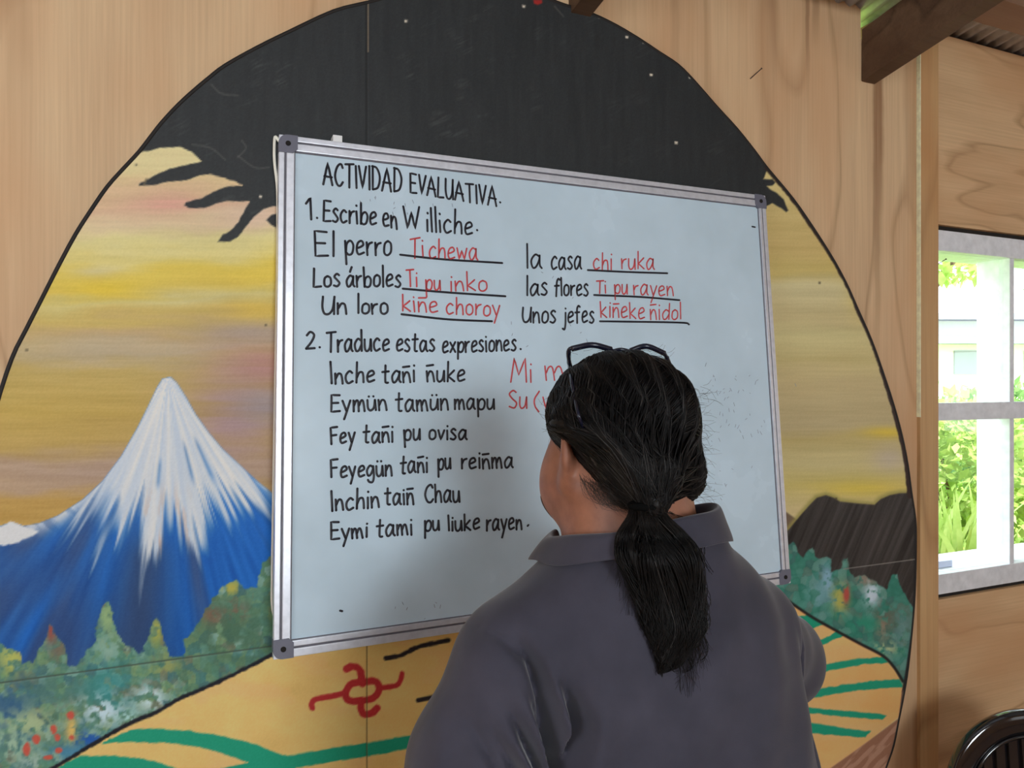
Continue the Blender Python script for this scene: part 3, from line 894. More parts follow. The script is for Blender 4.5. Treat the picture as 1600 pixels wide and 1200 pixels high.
# ================================================================== whiteboard
# leaning slightly: the bottom stands off the wall
BT = np.array([-0.011, -0.035, 2.097])           # a point on its top edge
tilt = math.radians(4.87)
BN = np.array([-0.0043, -math.cos(tilt), math.sin(tilt)])   # normal, towards the room
BN /= np.linalg.norm(BN)
def on_board(px, py, lift=0.0):
    d = ray(px, py)
    return CAM + d * (((BT + BN * lift - CAM) @ BN) / (d @ BN))
cTL, cTR, cBR, cBL = (on_board(*p) for p in ((436, 210), (1195, 306), (1235, 911), (427, 1031)))
board = thing('whiteboard', 'large white marker board in an aluminium frame covered with handwriting, hanging on the mural',
              'whiteboard', tuple(cBL))
def bq(u, v, h=0.0):
    """u along, v down, h out of the board"""
    p = (cTL * (1 - u) + cTR * u) * (1 - v) + (cBL * (1 - u) + cBR * u) * v
    return p + BN * h
BW, BH = np.linalg.norm(cTR - cTL), np.linalg.norm(cBL - cTL)
FRW = 0.030
M_ALU = plain('brushed_aluminium', alb(196, 197, 204), 0.36, 0.5, 0.05, 60, 0.08)
M_GROOVE = plain('groove_shade_grey', alb(84, 82, 90), .5, vary=.2)  # grey standing in for shade in the rail grooves
M_CORNER = plain('grey_corner_plastic', alb(92, 92, 104), 0.45, vary=.05)
t = NT('whiteboard_enamel')
t.b.inputs['Roughness'].default_value = 0.22
t.b.inputs['Specular IOR Level'].default_value = 0.22
sm1 = t.noise(t.mapped((5, 5, 5)), 1.2, 3)
t.l(t.ramp(sm1, [(0.35, alb(166, 182, 192)), (0.65, alb(174, 190, 201))]), t.b.inputs['Base Color'])
t.l(t.ramp(t.noise(t.mapped((3, 3, 3)), 2.0, 4), [(0.4, (.2, .2, .2, 1)), (.7, (.3, .3, .3, 1))]), t.b.inputs['Roughness'])
M_ENAMEL = t.m
def slab(u0, u1, v0, v1, h0, h1, bev=0):
    return MB().hexa([bq(u0, v0, h0), bq(u1, v0, h0), bq(u1, v1, h0), bq(u0, v1, h0),
                      bq(u0, v0, h1), bq(u1, v0, h1), bq(u1, v1, h1), bq(u0, v1, h1)], bev)
fu, fv = FRW / BW, FRW / BH
slab(fu * .5, 1 - fu * .5, fv * .5, 1 - fv * .5, -0.014, -0.004).build('panel', M_ENAMEL, board)
for nm, (u0, u1, v0, v1) in (('top', (0, 1, 0, fv)), ('bottom', (0, 1, 1 - fv, 1)), ('left', (0, fu, fv, 1 - fv)), ('right', (1 - fu * .75, 1, fv, 1 - fv))):
    m = slab(u0, u1, v0, v1, -0.018, -0.001, 0.002)
    # raised lips of the extruded section
    if nm in ('top', 'bottom'):
        for a, b in ((0.0, .36), (.50, 1.0)):
            vv0, vv1 = v0 + (v1 - v0) * a, v0 + (v1 - v0) * b
            P = [bq(u, v, h) for h in (-0.004, 0.0015) for (u, v) in ((u0, vv0), (u1, vv0), (u1, vv1), (u0, vv1))]
            m.hexa(P, 0.0012)
    else:
        for a, b in ((0.0, .36), (.50, 1.0)):
            uu0, uu1 = u0 + (u1 - u0) * a, u0 + (u1 - u0) * b
            P = [bq(u, v, h) for h in (-0.004, 0.0015) for (u, v) in ((uu0, v0), (uu1, v0), (uu1, v1), (uu0, v1))]
            m.hexa(P, 0.0012)
    rail = m.build('frame_rail', M_ALU, board)
    if nm in ('top', 'bottom'):
        g0, g1 = v0 + (v1 - v0) * .37, v0 + (v1 - v0) * .49
        gr = MB().hexa([bq(u, v, h) for h in (-.003, .0002) for (u, v) in ((u0, g0), (u1, g0), (u1, g1), (u0, g1))])
        e0, e1 = (v1, v1 + .0028) if nm == 'top' else (v0 - .0020, v0)
        gr.hexa([bq(u, v, h) for h in (-.006, -.0030) for (u, v) in ((u0 + fu, e0), (u1 - fu, e0), (u1 - fu, e1), (u0 + fu, e1))])
    else:
        g0, g1 = u0 + (u1 - u0) * .37, u0 + (u1 - u0) * .49
        gr = MB().hexa([bq(u, v, h) for h in (-.003, .0002) for (u, v) in ((g0, v0), (g1, v0), (g1, v1), (g0, v1))])
        e0, e1 = (u1, u1 + .0018) if nm == 'left' else (u0 - .0018, u0)
        gr.hexa([bq(u, v, h) for h in (-.006, -.0030) for (u, v) in ((e0, v0), (e1, v0), (e1, v1), (e0, v1))])
    gr.build('rail_groove_shade', M_GROOVE, rail)  # dark strips paint shade into the groove; more line the panel edge
for (u, v, su, sv) in ((0, 0, 1, 1), (1, 0, -1, 1), (1, 1, -1, -1), (0, 1, 1, -1)):
    cu, cv = 0.036 / BW, 0.036 / BH
    pts = []
    # rounded outer corner, plain inner corner
    for k in range(7):
        a = math.pi / 2 * k / 6
        pts.append((u + su * cu * (0.45 - 0.47 * math.cos(a)), v + sv * cv * (0.45 - 0.47 * math.sin(a))))
    pts += [(u + su * cu, v - sv * cv * 0.02), (u + su * cu, v + sv * cv * .75), (u + su * cu * .75, v + sv * cv), (u - su * cu * .02, v + sv * cv)]
    m = MB().prism([bq(a, b, -0.019) for a, b in pts], BN * 0.0225)
    cc = m.build('corner_cap', M_CORNER, board)
    ctr = bq(u + su * cu * .48, v + sv * cv * .48, 0.0)
    MB().tube([ctr + BN * 0.003, ctr + BN * 0.0048], 0.0052, 14).build('screw_hole', M_DARK, cc)
# white hook over the top rail
p = on_board(527, 219)
eu = (cTR - cTL) / BW; ev = (cBL - cTL) / BH
m = MB()
m.hexa([p + eu * a + ev * b + BN * c for c in (-0.03, 0.002) for (a, b) in ((-.009, -.010), (.010, -.010), (.010, .004), (-.009, .004))], .001)
tag(m.build('hanging_clip', plain('white_plastic', alb(215, 218, 222), .4), board), 'white plastic clip')
# ------------------------------------------------------------------ handwriting
GLYPH = {
 'A': (.60, ['l', (0, 0), (.28, 1), (.58, 0)], ['l', (.06, .38), (.56, .36)]),
 'C': (.50, ['c', (.5, .82), (.38, 1), (.15, .85), (.02, .45), (.15, .08), (.35, .02), (.52, .2)]),
 'T': (.55, ['l', (0, .96), (.55, 1)], ['l', (.27, .98), (.29, 0)]),
 'I': (.10, ['l', (.03, 1), (.07, 0)]),
 'V': (.46, ['l', (0, 1), (.22, 0), (.46, 1)]),
 'D': (.50, ['l', (.05, 1), (.05, 0)], ['c', (0, .98), (.3, .92), (.5, .55), (.38, .12), (.05, 0)]),
 'E': (.42, ['l', (.42, .97), (.02, 1), (.02, 0), (.44, .03)], ['l', (.02, .52), (.36, .52)]),
 'L': (.40, ['l', (0, 1), (0, 0), (.4, .03)]),
 'U': (.50, ['c', (0, 1), (.0, .4), (.1, .05), (.28, .02), (.42, .25), (.46, .6), (.48, 1)], ['l', (.47, .8), (.50, .0)]),
 'W': (.72, ['l', (0, 1), (.17, 0), (.36, .75), (.50, 0), (.72, 1)]),
 'F': (.42, ['l', (.42, 1), (0, .97), (.03, 0)], ['l', (.02, .52), (.36, .54)]),
 'S': (.44, ['c', (.42, .9), (.25, 1), (.05, .8), (.2, .54), (.42, .3), (.3, .02), (.02, .1)]),
 'M': (.66, ['l', (0, 0), (.10, 1), (.32, .3), (.56, 1), (.66, 0)]),
 '1': (.22, ['l', (0, .72), (.17, 1), (.20, 0)]),
 '2': (.46, ['c', (.02, .8), (.2, 1), (.40, .8), (.28, .42), (.0, .02)], ['l', (0, .02), (.46, .02)]),
 '(': (.20, ['c', (.2, 1.05), (.02, .6), (.05, .2), (.2, -.1)]),
 '.': (.06, ['l', (.02, .05), (.04, .02)]),
 'a': (.46, ['c', (.38, .52), (.2, .6), (.02, .33), (.08, .03), (.22, .06), (.36, .35), (.39, .58)], ['c', (.39, .58), (.39, .15), (.48, .01)]),
 'b': (.42, ['l', (.02, 1), (.05, 0)], ['c', (.05, .1), (.1, .45), (.28, .58), (.42, .4), (.36, .08), (.2, 0), (.05, .08)]),
 'c': (.38, ['c', (.36, .5), (.22, .6), (.05, .42), (.03, .18), (.15, .0), (.38, .1)]),
 'd': (.44, ['c', (.38, .5), (.2, .58), (.02, .33), (.08, .03), (.24, .04), (.40, .3)], ['l', (.41, 1), (.41, 0)]),
 'e': (.40, ['c', (.03, .28), (.2, .33), (.36, .44), (.28, .6), (.1, .52), (.03, .25), (.12, .02), (.40, .1)]),
 'f': (.34, ['c', (.36, .92), (.25, 1), (.15, .8), (.14, .3), (.14, -.04)], ['l', (.0, .55), (.32, .57)]),
 'g': (.44, ['c', (.38, .52), (.2, .6), (.02, .33), (.08, .05), (.22, .08), (.36, .35), (.39, .58)], ['c', (.39, .58), (.42, .0), (.34, -.33), (.15, -.33), (.06, -.2)]),
 'h': (.40, ['l', (.02, 1), (.04, 0)], ['c', (.04, .25), (.15, .52), (.30, .54), (.36, .35), (.39, 0)]),
 'i': (.10, ['l', (.03, .58), (.06, 0)], ['l', (.03, .84), (.05, .80)]),
 'j': (.22, ['c', (.2, .58), (.2, 0), (.14, -.32), (0, -.28)], ['l', (.19, .87), (.2, .83)]),
 'k': (.40, ['l', (.02, 1), (.04, 0)], ['l', (.36, .58), (.06, .27), (.40, 0)]),
 'l': (.08, ['l', (.02, 1), (.06, 0)]),
 'm': (.56, ['l', (.0, .58), (.03, 0)], ['c', (.03, .3), (.12, .54), (.22, .5), (.27, 0)], ['c', (.27, .3), (.36, .54), (.46, .5), (.55, 0)]),
 'n': (.38, ['l', (.0, .58), (.03, 0)], ['c', (.03, .28), (.15, .54), (.28, .52), (.34, .3), (.38, 0)]),
 'o': (.38, ['c', (.2, .58), (.05, .45), (.04, .1), (.2, .0), (.36, .14), (.35, .46), (.2, .58)]),
 'p': (.42, ['l', (.02, .58), (.06, -.40)], ['c', (.05, .12), (.1, .45), (.28, .58), (.42, .4), (.36, .08), (.2, 0), (.05, .1)]),
 'r': (.28, ['l', (.0, .58), (.03, 0)], ['c', (.03, .3), (.12, .5), (.28, .57)]),
 's': (.32, ['c', (.30, .54), (.18, .62), (.05, .48), (.18, .32), (.3, .15), (.18, 0), (.0, .05)]),
 't': (.36, ['c', (.18, .97), (.16, .15), (.22, .02), (.32, .02)], ['l', (0, .60), (.36, .63)]),
 'u': (.40, ['c', (.0, .58), (.02, .15), (.14, .0), (.3, .15), (.36, .58)], ['l', (.36, .58), (.40, 0)]),
 'v': (.34, ['l', (0, .58), (.16, 0), (.34, .58)]),
 'w': (.54, ['l', (0, .58), (.12, 0), (.26, .45), (.4, 0), (.54, .58)]),
 'x': (.38, ['l', (0, .56), (.38, 0)], ['l', (.36, .58), (.02, .0)]),
 'y': (.38, ['l', (0, .58), (.19, .04)], ['l', (.38, .58), (.08, -.40)]),
}
GLYPH['ñ'] = GLYPH['n'] + (['l', (.0, .84), (.36, .88)],)
GLYPH['ü'] = GLYPH['u'] + (['l', (.06, .84), (.08, .80)], ['l', (.28, .84), (.30, .80)])
GLYPH['á'] = GLYPH['a'] + (['l', (.20, .76), (.30, .98)],)
wr = random.Random(4)
def ribbons(strokes, wpx, name, mat):
    """flat pen strokes lying on the board; strokes are lists of photo points"""
    V, Q = [], []
    for P in strokes:
        P = np.asarray(P, float)
        W = np.array([on_board(x, y, -0.0036) for x, y in P])
        w = wpx * 0.5 * 1.42 / 1000.0
        # round ends
        T = np.gradient(W, axis=0)
        T /= np.linalg.norm(T, axis=1)[:, None] + 1e-9
        S = np.cross(T, BN)
        ext0, ext1 = W[0] - T[0] * w * .7, W[-1] + T[-1] * w * .7
        W = np.vstack([ext0, W, ext1]); S = np.vstack([S[0], S, S[-1]])
        wd = np.full(len(W), w); wd[0] = wd[-1] = w * .45
        b = len(V)
        for p_, s_, q in zip(W, S, wd):
            V.append(p_ + s_ * q); V.append(p_ - s_ * q)
        for i in range(len(W) - 1):
            Q.append((b + 2 * i, b + 2 * i + 1, b + 2 * i + 3, b + 2 * i + 2))
    me = np_mesh(name, np.array(V), np.array(Q))
    o = link_mesh(name, me, mat, board)
    s = o.modifiers.new('ink', 'SOLIDIFY'); s.thickness = 0.0003
    return o
def word(text, x0, x1, y0, y1, cap, xh=None):
    gap = .13
    tot = sum(GLYPH[c][0] for c in text) + gap * (len(text) - 1)
    out, x = [], 0.0
    k = (xh / 0.6 / cap) if xh else 1.0
    for ch in text:
        g = GLYPH[ch]
        up = ch.isupper() or ch in '12('
        js = wr.uniform(.95, 1.05); jb = wr.uniform(-.7, .7); sl = wr.uniform(-.03, .05)
        for st in g[1:]:
            pts = np.array(st[1:], float)
            pts = spline(pts, 6) if st[0] == 'c' else np.vstack([np.linspace(pts[i], pts[i + 1], 5)[:-1] for i in range(len(pts) - 1)] + [pts[-1:]])
            q = []
            for (a, b) in pts:
                if not up:
                    b = b * k if b <= .6 else (.6 * k + (b - .6) / .4 * (1 - .6 * k))
                fx = (x + a + sl * b) / tot
                q.append((x0 + (x1 - x0) * fx, y0 + (y1 - y0) * fx - b * cap * js + jb))
            out.append(q)
        x += g[0] + gap
    return out
M_INK = plain('black_marker_ink', (0.012, 0.011, 0.020, 1), .4)
M_RED = plain('red_marker_ink', alb(176, 62, 66), .45, vary=.12, scale=60)
LINES = [
 ('k', [('ACTIVIDAD', 505, 627, 289, 301, 36), ('EVALUATIVA', 641, 776, 301, 323, 30), ('.', 780, 783, 317, 317, 30)]),
 ('k', [('1', 478, 487, 343, 343, 35), ('.', 494, 497, 341, 341, 30), ('Escribe', 505, 588, 346, 351, 34, 20), ('en', 598, 620, 353, 359, 34, 20), ('W', 631, 656, 357, 358, 33), ('illiche', 666, 738, 362, 367, 38, 20), ('.', 744, 747, 360, 360, 30)]),
 ('k', [('El', 492, 522, 400, 401, 40), ('perro', 539, 611, 398, 399, 36, 22)]),
 ('r', [('Ti', 640, 662, 404, 402, 31), ('chewa', 670, 746, 403, 406, 31, 18)]),
 ('k', [('Los', 490, 531, 448, 447, 28, 18), ('árboles', 541, 626, 448, 448, 33, 18)]),
 ('r', [('Ti', 635, 652, 448, 448, 27), ('pu', 665, 688, 453, 453, 27, 16), ('inko', 703, 761, 455, 454, 29, 17)]),
 ('k', [('Un', 503, 541, 491, 491, 29, 18), ('loro', 558, 606, 490, 491, 30, 17)]),
 ('r', [('kiñe', 628, 684, 486, 489, 26, 17), ('choroy', 697, 781, 490, 494, 26, 17)]),
 ('k', [('la', 822, 846, 419, 420, 37, 22), ('casa', 861, 908, 421, 421, 30, 19)]),
 ('r', [('chi', 927, 956, 421, 421, 28, 17), ('ruka', 971, 1022, 420, 421, 26, 17)]),
 ('k', [('las', 822, 855, 462, 461, 30, 18), ('flores', 866, 919, 462, 462, 27, 17)]),
 ('r', [('Ti', 931, 947, 458, 458, 21), ('pu', 960, 980, 459, 459, 21, 15), ('rayen', 990, 1052, 461, 463, 26, 16)]),
 ('k', [('Unos', 816, 868, 504, 504, 24, 18), ('jefes', 879, 928, 505, 504, 26, 17)]),
 ('r', [('kiñeke', 938, 1007, 496, 498, 25, 17), ('ñidol', 1016, 1064, 499, 499, 26, 16)]),
 ('k', [('2', 478, 492, 545, 544, 27), ('.', 498, 501, 543, 543, 27), ('Traduce', 509, 608, 550, 548, 32, 19), ('estas', 619, 679, 549, 549, 27, 18), ('expresiones', 691, 806, 551, 548, 27, 17), ('.', 812, 815, 546, 546, 26)]),
 ('k', [('Inche', 516, 585, 600, 597, 33, 18), ('tañi', 597, 648, 598, 597, 30, 18), ('ñuke', 667, 726, 597, 596, 31, 18)]),
 ('r', [('Mi', 798, 831, 597, 597, 36), ('m', 852, 882, 594, 594, 38, 23)]),
 ('k', [('Eymün', 517, 604, 644, 641, 27, 18), ('tamün', 618, 700, 643, 640, 29, 18), ('mapu', 710, 772, 640, 640, 28, 17)]),
 ('r', [('Su', 795, 823, 638, 638, 27, 19), ('(', 834, 842, 640, 640, 28), ('ve', 848, 872, 637, 637, 28, 18)]),
 ('k', [('Fey', 517, 554, 694, 692, 27, 17), ('tañi', 567, 614, 692, 691, 29, 17), ('pu', 631, 656, 688, 687, 28, 17), ('ovisa', 670, 729, 686, 687, 27, 16)]),
 ('k', [('Feyegün', 517, 612, 746, 743, 29, 17), ('tañi', 625, 668, 740, 738, 29, 17), ('pu', 684, 704, 734, 733, 28, 17), ('reiñma', 721, 801, 733, 731, 28, 17)]),
 ('k', [('Inchin', 517, 592, 799, 793, 32, 18), ('taiñ', 601, 646, 789, 788, 27, 18), ('Chau', 664, 718, 786, 785, 27, 18)]),
 ('k', [('Eymi', 517, 574, 843, 840, 26, 17), ('tami', 588, 644, 839, 836, 28, 17), ('pu', 663, 686, 830, 829, 27, 16), ('liuke', 700, 749, 830, 827, 25, 16), ('rayen', 760, 815, 829, 827, 27, 17)]),
]
for col, words in LINES:
    st = []
    for wd in words:
        st += word(*wd)
    o = ribbons(st, 3.25 if col == 'k' else 2.5, 'handwritten_line', M_INK if col == 'k' else M_RED)
    tag(o, ('black' if col == 'k' else 'red') + ' handwriting reading ' + ' '.join(w_[0] for w_ in words).replace(' .', '.'))
st = []
for a, m_, b in (((625, 398), (690, 405), (785, 411)), ((629, 451), (700, 457), (790, 463)), ((627, 491), (700, 499), (769, 502)),
                 ((918, 422), (980, 425), (1043, 427)), ((928, 461), (1000, 464), (1062, 469)), ((937, 502), (1060, 504), (1077, 507))):
    st.append(spline([a, m_, b], 8))
tag(ribbons(st, 3.2, 'answer_rule', M_INK), 'black ruled lines under the red answers')
# faint smudges of rubbed-out ink and specks
sm_r = random.Random(11)
st = []
for (cx, cy, sx, sy, n) in ((1110, 600, 40, 14, 34), (1150, 660, 30, 20, 26), (1080, 700, 30, 30, 20), (1110, 740, 30, 20, 18), (660, 950, 40, 10, 8), (900, 505, 60, 40, 12), (620, 318, 60, 6, 12)):
    for _ in range(n):
        x, y = sm_r.gauss(cx, sx), sm_r.gauss(cy, sy)
        st.append([(x, y), (x + sm_r.uniform(-3, 3), y + sm_r.uniform(1, 6))])
tag(ribbons(st, 0.8, 'ink_smudge', plain('faded_ink', alb(126, 134, 146), .5)), 'faint grey specks of rubbed out ink')
st = [[(531, 954), (535, 955)], [(1175, 354), (1180, 355)], [(824, 822), (826, 820)]]
tag(ribbons(st, 3.0, 'ink_speck', M_INK), 'small black specks of ink')
# pale cord hanging down behind the left edge of the board
pts = [on_y(x, y, d) for (x, y, d) in ((437, 222, -0.03), (430, 214, -0.028), (428.5, 232, -0.026), (429, 255, -0.024), (433, 290, -0.022), (434, 330, -0.022), (433, 450, -0.024),
                                       (430, 620, -0.026), (427, 800, -0.03), (425.5, 900, -0.034), (426, 950, -0.04), (436, 985, -0.05))]
tag(MB().tube(spline(pts, 8), 0.0030, 8).build('cord', plain('pale_cord', alb(206, 202, 190), .5), None, True),
    'thin pale cord hanging down behind the left edge of the whiteboard', 'cord')
# ================================================================== the man at the board
class Field:
    """signed distance grid; parts are blended in with a smooth minimum, then meshed by surface nets"""
    def __init__(s, lo, hi, h):
        s.lo = np.array(lo, float); s.h = h
        s.n = np.ceil((np.array(hi) - s.lo) / h).astype(int) + 1
        s.D = np.full(s.n, 1.0, np.float32)
        s.ax = [s.lo[i] + h * np.arange(s.n[i]) for i in range(3)]
    def block(s, lo, hi):
        a = np.clip(np.floor((np.array(lo) - s.lo) / s.h).astype(int), 0, s.n)
        b = np.clip(np.ceil((np.array(hi) - s.lo) / s.h).astype(int) + 1, 0, s.n)
        sl = tuple(slice(i, j) for i, j in zip(a, b))
        g = np.meshgrid(*[s.ax[i][sl[i]] for i in range(3)], indexing='ij')
        return sl, g
    def blend(s, sl, d, k):
        if d.size == 0: return
        a = s.D[sl]
        if k > 0:
            h = np.maximum(k - np.abs(a - d), 0) / k
            s.D[sl] = np.minimum(a, d) - h * h * k * 0.25
        else:
            s.D[sl] = np.minimum(a, d)
    def cap(s, a, b, ra, rb=None, k=0.02):
        rb = ra if rb is None else rb
        a, b = np.array(a, float), np.array(b, float)
        m = max(ra, rb) + k + 0.03
        sl, g = s.block(np.minimum(a, b) - m, np.maximum(a, b) + m)
        e = b - a
        w = [g[i] - a[i] for i in range(3)]
        t = np.clip(sum(w[i] * e[i] for i in range(3)) / (e @ e + 1e-12), 0, 1)
        d = np.sqrt(sum((w[i] - e[i] * t) ** 2 for i in range(3))) - (ra + (rb - ra) * t)
        s.blend(sl, d, k); return s
    def chain(s, pts, rads, k=0.02):
        for i in range(len(pts) - 1):
            s.cap(pts[i], pts[i + 1], rads[i], rads[i + 1], k)
        return s
    def ell(s, c, r, k=0.02, rot=None, sub=False):
        c, r = np.array(c, float), np.array(r, float)
        m = max(r) + k + 0.03
        sl, g = s.block(c - m, c + m)
        w = np.stack([g[i] - c[i] for i in range(3)], -1)
        if rot is not None:
            w = w @ np.array(rot)
        k0 = np.sqrt(((w / r) ** 2).sum(-1)); k1 = np.sqrt(((w / r ** 2) ** 2).sum(-1)) + 1e-9
        d = k0 * (k0 - 1) / k1
        if sub:
            a = s.D[sl]; h = np.maximum(k - np.abs(a + d), 0) / max(k, 1e-6)
            s.D[sl] = np.maximum(a, -d) + h * h * k * .25
        else:
            s.blend(sl, d, k)
        return s
    def full(s, fn, k=0.02, op='union'):
        g = np.meshgrid(*s.ax, indexing='ij')
        d = fn(*g).astype(np.float32)
        if op == 'union': s.blend(tuple(slice(None) for _ in range(3)), d, k)
        elif op == 'cut':                      # keep where d < 0
            h = np.maximum(k - np.abs(s.D - d), 0) / max(k, 1e-6)
            s.D = np.maximum(s.D, d) + h * h * k * .25
        elif op == 'add': s.D += d
        return s
    def mesh(s, name, smooth=2):
        D = s.D.copy()
        for ax in range(3):                    # close at the borders
            for e in (0, -1):
                sl = [slice(None)] * 3; sl[ax] = e
                D[tuple(sl)] = np.maximum(D[tuple(sl)], 0.5 * s.h)
        ins = D < 0
        n = s.n - 1
        cnt = np.zeros(n, np.int8)
        for dx in (0, 1):
            for dy in (0, 1):
                for dz in (0, 1):
                    cnt += ins[dx:dx + n[0], dy:dy + n[1], dz:dz + n[2]]
        act = (cnt > 0) & (cnt < 8)
        ci = np.argwhere(act)
        idx = np.full(n, -1, np.int32)
        idx[act] = np.arange(len(ci))
        P = np.zeros((len(ci), 3)); C = np.zeros(len(ci))
        cor = [(dx, dy, dz) for dx in (0, 1) for dy in (0, 1) for dz in (0, 1)]
        val = {c: D[ci[:, 0] + c[0], ci[:, 1] + c[1], ci[:, 2] + c[2]] for c in cor}
        for c in cor:
            for ax in range(3):
                if c[ax] == 0:
                    c2 = list(c); c2[ax] = 1; c2 = tuple(c2)
                    a, b = val[c], val[c2]
                    m = (a < 0) != (b < 0)
                    t = np.where(m, a / np.where(m, a - b, 1), 0)
                    q = np.array(c, float)[None] + np.zeros((len(ci), 3))
                    q[:, ax] += t
                    P += np.where(m[:, None], q, 0); C += m
        P = (ci + P / C[:, None]) * s.h + s.lo
        quads = []
        for ax in range(3):
            o1, o2 = (ax + 1) % 3, (ax + 2) % 3
            sl_a = [slice(1, -1)] * 3; sl_b = [slice(1, -1)] * 3
            sl_a[ax] = slice(0, -1); sl_b[ax] = slice(1, None)
            a, b = ins[tuple(sl_a)], ins[tuple(sl_b)]
            e = np.argwhere(a != b)
            if len(e) == 0: continue
            flip = a[e[:, 0], e[:, 1], e[:, 2]]
            base = e.copy(); base[:, o1] += 1; base[:, o2] += 1
            def cell(d1, d2):
                q = base.copy(); q[:, o1] -= d1; q[:, o2] -= d2
                return idx[q[:, 0], q[:, 1], q[:, 2]]
            c00, c10, c11, c01 = cell(0, 0), cell(1, 0), cell(1, 1), cell(0, 1)
            f1 = np.stack([c11, c01, c00, c10], -1); f2 = f1[:, ::-1]
            quads.append(np.where(flip[:, None], f1, f2))
        Q = np.concatenate(quads)
        E = np.concatenate([Q[:, [0, 1]], Q[:, [1, 2]], Q[:, [2, 3]], Q[:, [3, 0]]])
        for _ in range(smooth):
            S = np.zeros_like(P); N = np.zeros(len(P))
            for ax in range(3):
                S[:, ax] = np.bincount(E[:, 0], P[E[:, 1], ax], len(P)) + np.bincount(E[:, 1], P[E[:, 0], ax], len(P))
            N = np.bincount(E[:, 0], None, len(P)) + np.bincount(E[:, 1], None, len(P))
            P = P * .45 + .55 * S / np.maximum(N, 1)[:, None]
        return np_mesh(name, P, Q), P, Q

M_SKIN = None
t = NT('skin')
t.b.inputs['Roughness'].default_value = 0.5
t.b.inputs['Subsurface Weight'].default_value = 0.08
t.b.inputs['Subsurface Radius'].default_value = (0.02, 0.008, 0.004)
n_ = t.noise(t.mapped((1, 1, 1)), 26, 4)
t.l(t.ramp(n_, [(.3, alb(112, 70, 53)), (.7, alb(142, 94, 72))]), t.b.inputs['Base Color'])
t.bump(t.noise(t.mapped((1, 1, 1)), 500, 2), .15, .0006)
M_SKIN = t.m
t = NT('grey_violet_pique_cotton')
t.b.inputs['Roughness'].default_value = 0.85
t.b.inputs['Specular IOR Level'].default_value = 0.2
t.b.inputs['Sheen Weight'].default_value = 0.35
t.b.inputs['Sheen Roughness'].default_value = 0.4
n_ = t.noise(t.mapped((1, 1, 1)), 14, 5)
t.l(t.ramp(n_, [(.3, alb(47, 46, 55)), (.7, alb(57, 55, 65))]), t.b.inputs['Base Color'])
t.bump(t.noise(t.mapped((1, 1, 1)), 900, 2), .25, .0008)
M_SHIRT = t.m
M_TROUSER = plain('dark_denim', alb(54, 60, 78), .85, bump=.1, scale=300, vary=.15)
M_SHOE = plain('black_leather', (.014, .013, .013, 1), .4, vary=.1)
t = NT('black_hair')
t.b.inputs['Roughness'].default_value = 0.48
t.b.inputs['Specular IOR Level'].default_value = 0.2
n_ = t.noise(t.mapped((1, 1, 1)), 60, 4)
t.l(t.ramp(n_, [(.3, (.004, .0036, .0036, 1)), (.75, (.012, .010, .0095, 1))]), t.b.inputs['Base Color'])
M_HAIR = t.m
M_HAIR_GREY = plain('greying_hair', (.085, .075, .07, 1), .5, vary=.3)
M_BEARD = plain('dark_beard', (.045, .028, .021, 1), .8, bump=.4, scale=260, vary=.6)

man = thing('person', 'person with a long black ponytail in a grey polo shirt, standing facing the whiteboard',
            'person', (0.384, -0.73, 0.0))
HX, HY = 0.360, -0.716
# ---- body: head, neck, torso, arms and hands, legs: one continuous skin
B = Field((-0.12, -1.0, 0.0), (0.95, -0.22, 1.70), 0.0042)
B.ell((HX, HY, 1.545), (.080, .098, .088), .02)
B.ell((HX - .002, -.670, 1.487), (.072, .070, .078), .03)
B.ell((HX - .002, -.655, 1.440), (.076, .064, .050), .03)
B.ell((HX - .046, -.674, 1.468), (.045, .048, .052), .03).ell((HX + .042, -.674, 1.468), (.045, .048, .052), .03)
B.ell((HX - .002, -.606, 1.418), (.028, .025, .022), .025)
B.cap((HX - .002, -.600, 1.522), (HX - .002, -.574, 1.482), .008, .0145, .015)
B.ell((HX - .016, -.586, 1.478), (.010, .011, .008), .010).ell((HX + .012, -.586, 1.478), (.010, .011, .008), .010)
B.ell((HX - .002, -.622, 1.532), (.058, .024, .014), .02)
B.ell((HX - .034, -.604, 1.514), (.016, .012, .010), .012, None, True).ell((HX + .030, -.604, 1.514), (.016, .012, .010), .012, None, True)
B.ell((HX - .002, -.594, 1.456), (.022, .011, .006), .008).ell((HX - .002, -.594, 1.446), (.020, .012, .007), .008)
for s_ in (-1, 1):                                   # ears: shell with a hollow, lobe
    ex = HX - .002 + s_ * .0895
    ca, sa = math.cos(.45 * s_), math.sin(.45 * s_)
    R_ = np.array([[ca, -sa, 0], [sa, ca, 0], [0, 0, 1]])
    B.ell((ex, -.730, 1.510), (.0085, .024, .034), .008, R_)
    B.ell((ex + s_ * .006, -.722, 1.512), (.006, .013, .021), .004, R_, True)
    B.ell((ex - s_ * .004, -.722, 1.474), (.008, .011, .012), .008)
B.cap((.369, -.745, 1.33), (.364, -.725, 1.45), .094, .088, .03)
B.ell((.384, -.735, 1.10), (.205, .100, .24), .04).ell((.384, -.722, 0.98), (.215, .125, .16), .04)
B.cap((.235, -.735, 1.250), (.535, -.735, 1.252), .045, .045, .05).cap((.33, -.74, 1.335), (.42, -.74, 1.335), .055, .055, .05)
L_SH, L_EL, L_WR = (.194, -.73, 1.242), (.118, -.722, 1.02), (.100, -.640, .800)
R_SH, R_EL, R_WR = (.556, -.73, 1.242), (.706, -.640, 1.15), (.612, -.435, 1.235)
B.chain([L_SH, L_EL], [.044, .042], .03).chain([L_EL, tuple(np.array(L_EL) * .6 + np.array(L_WR) * .4), L_WR], [.045, .044, .028], .015)
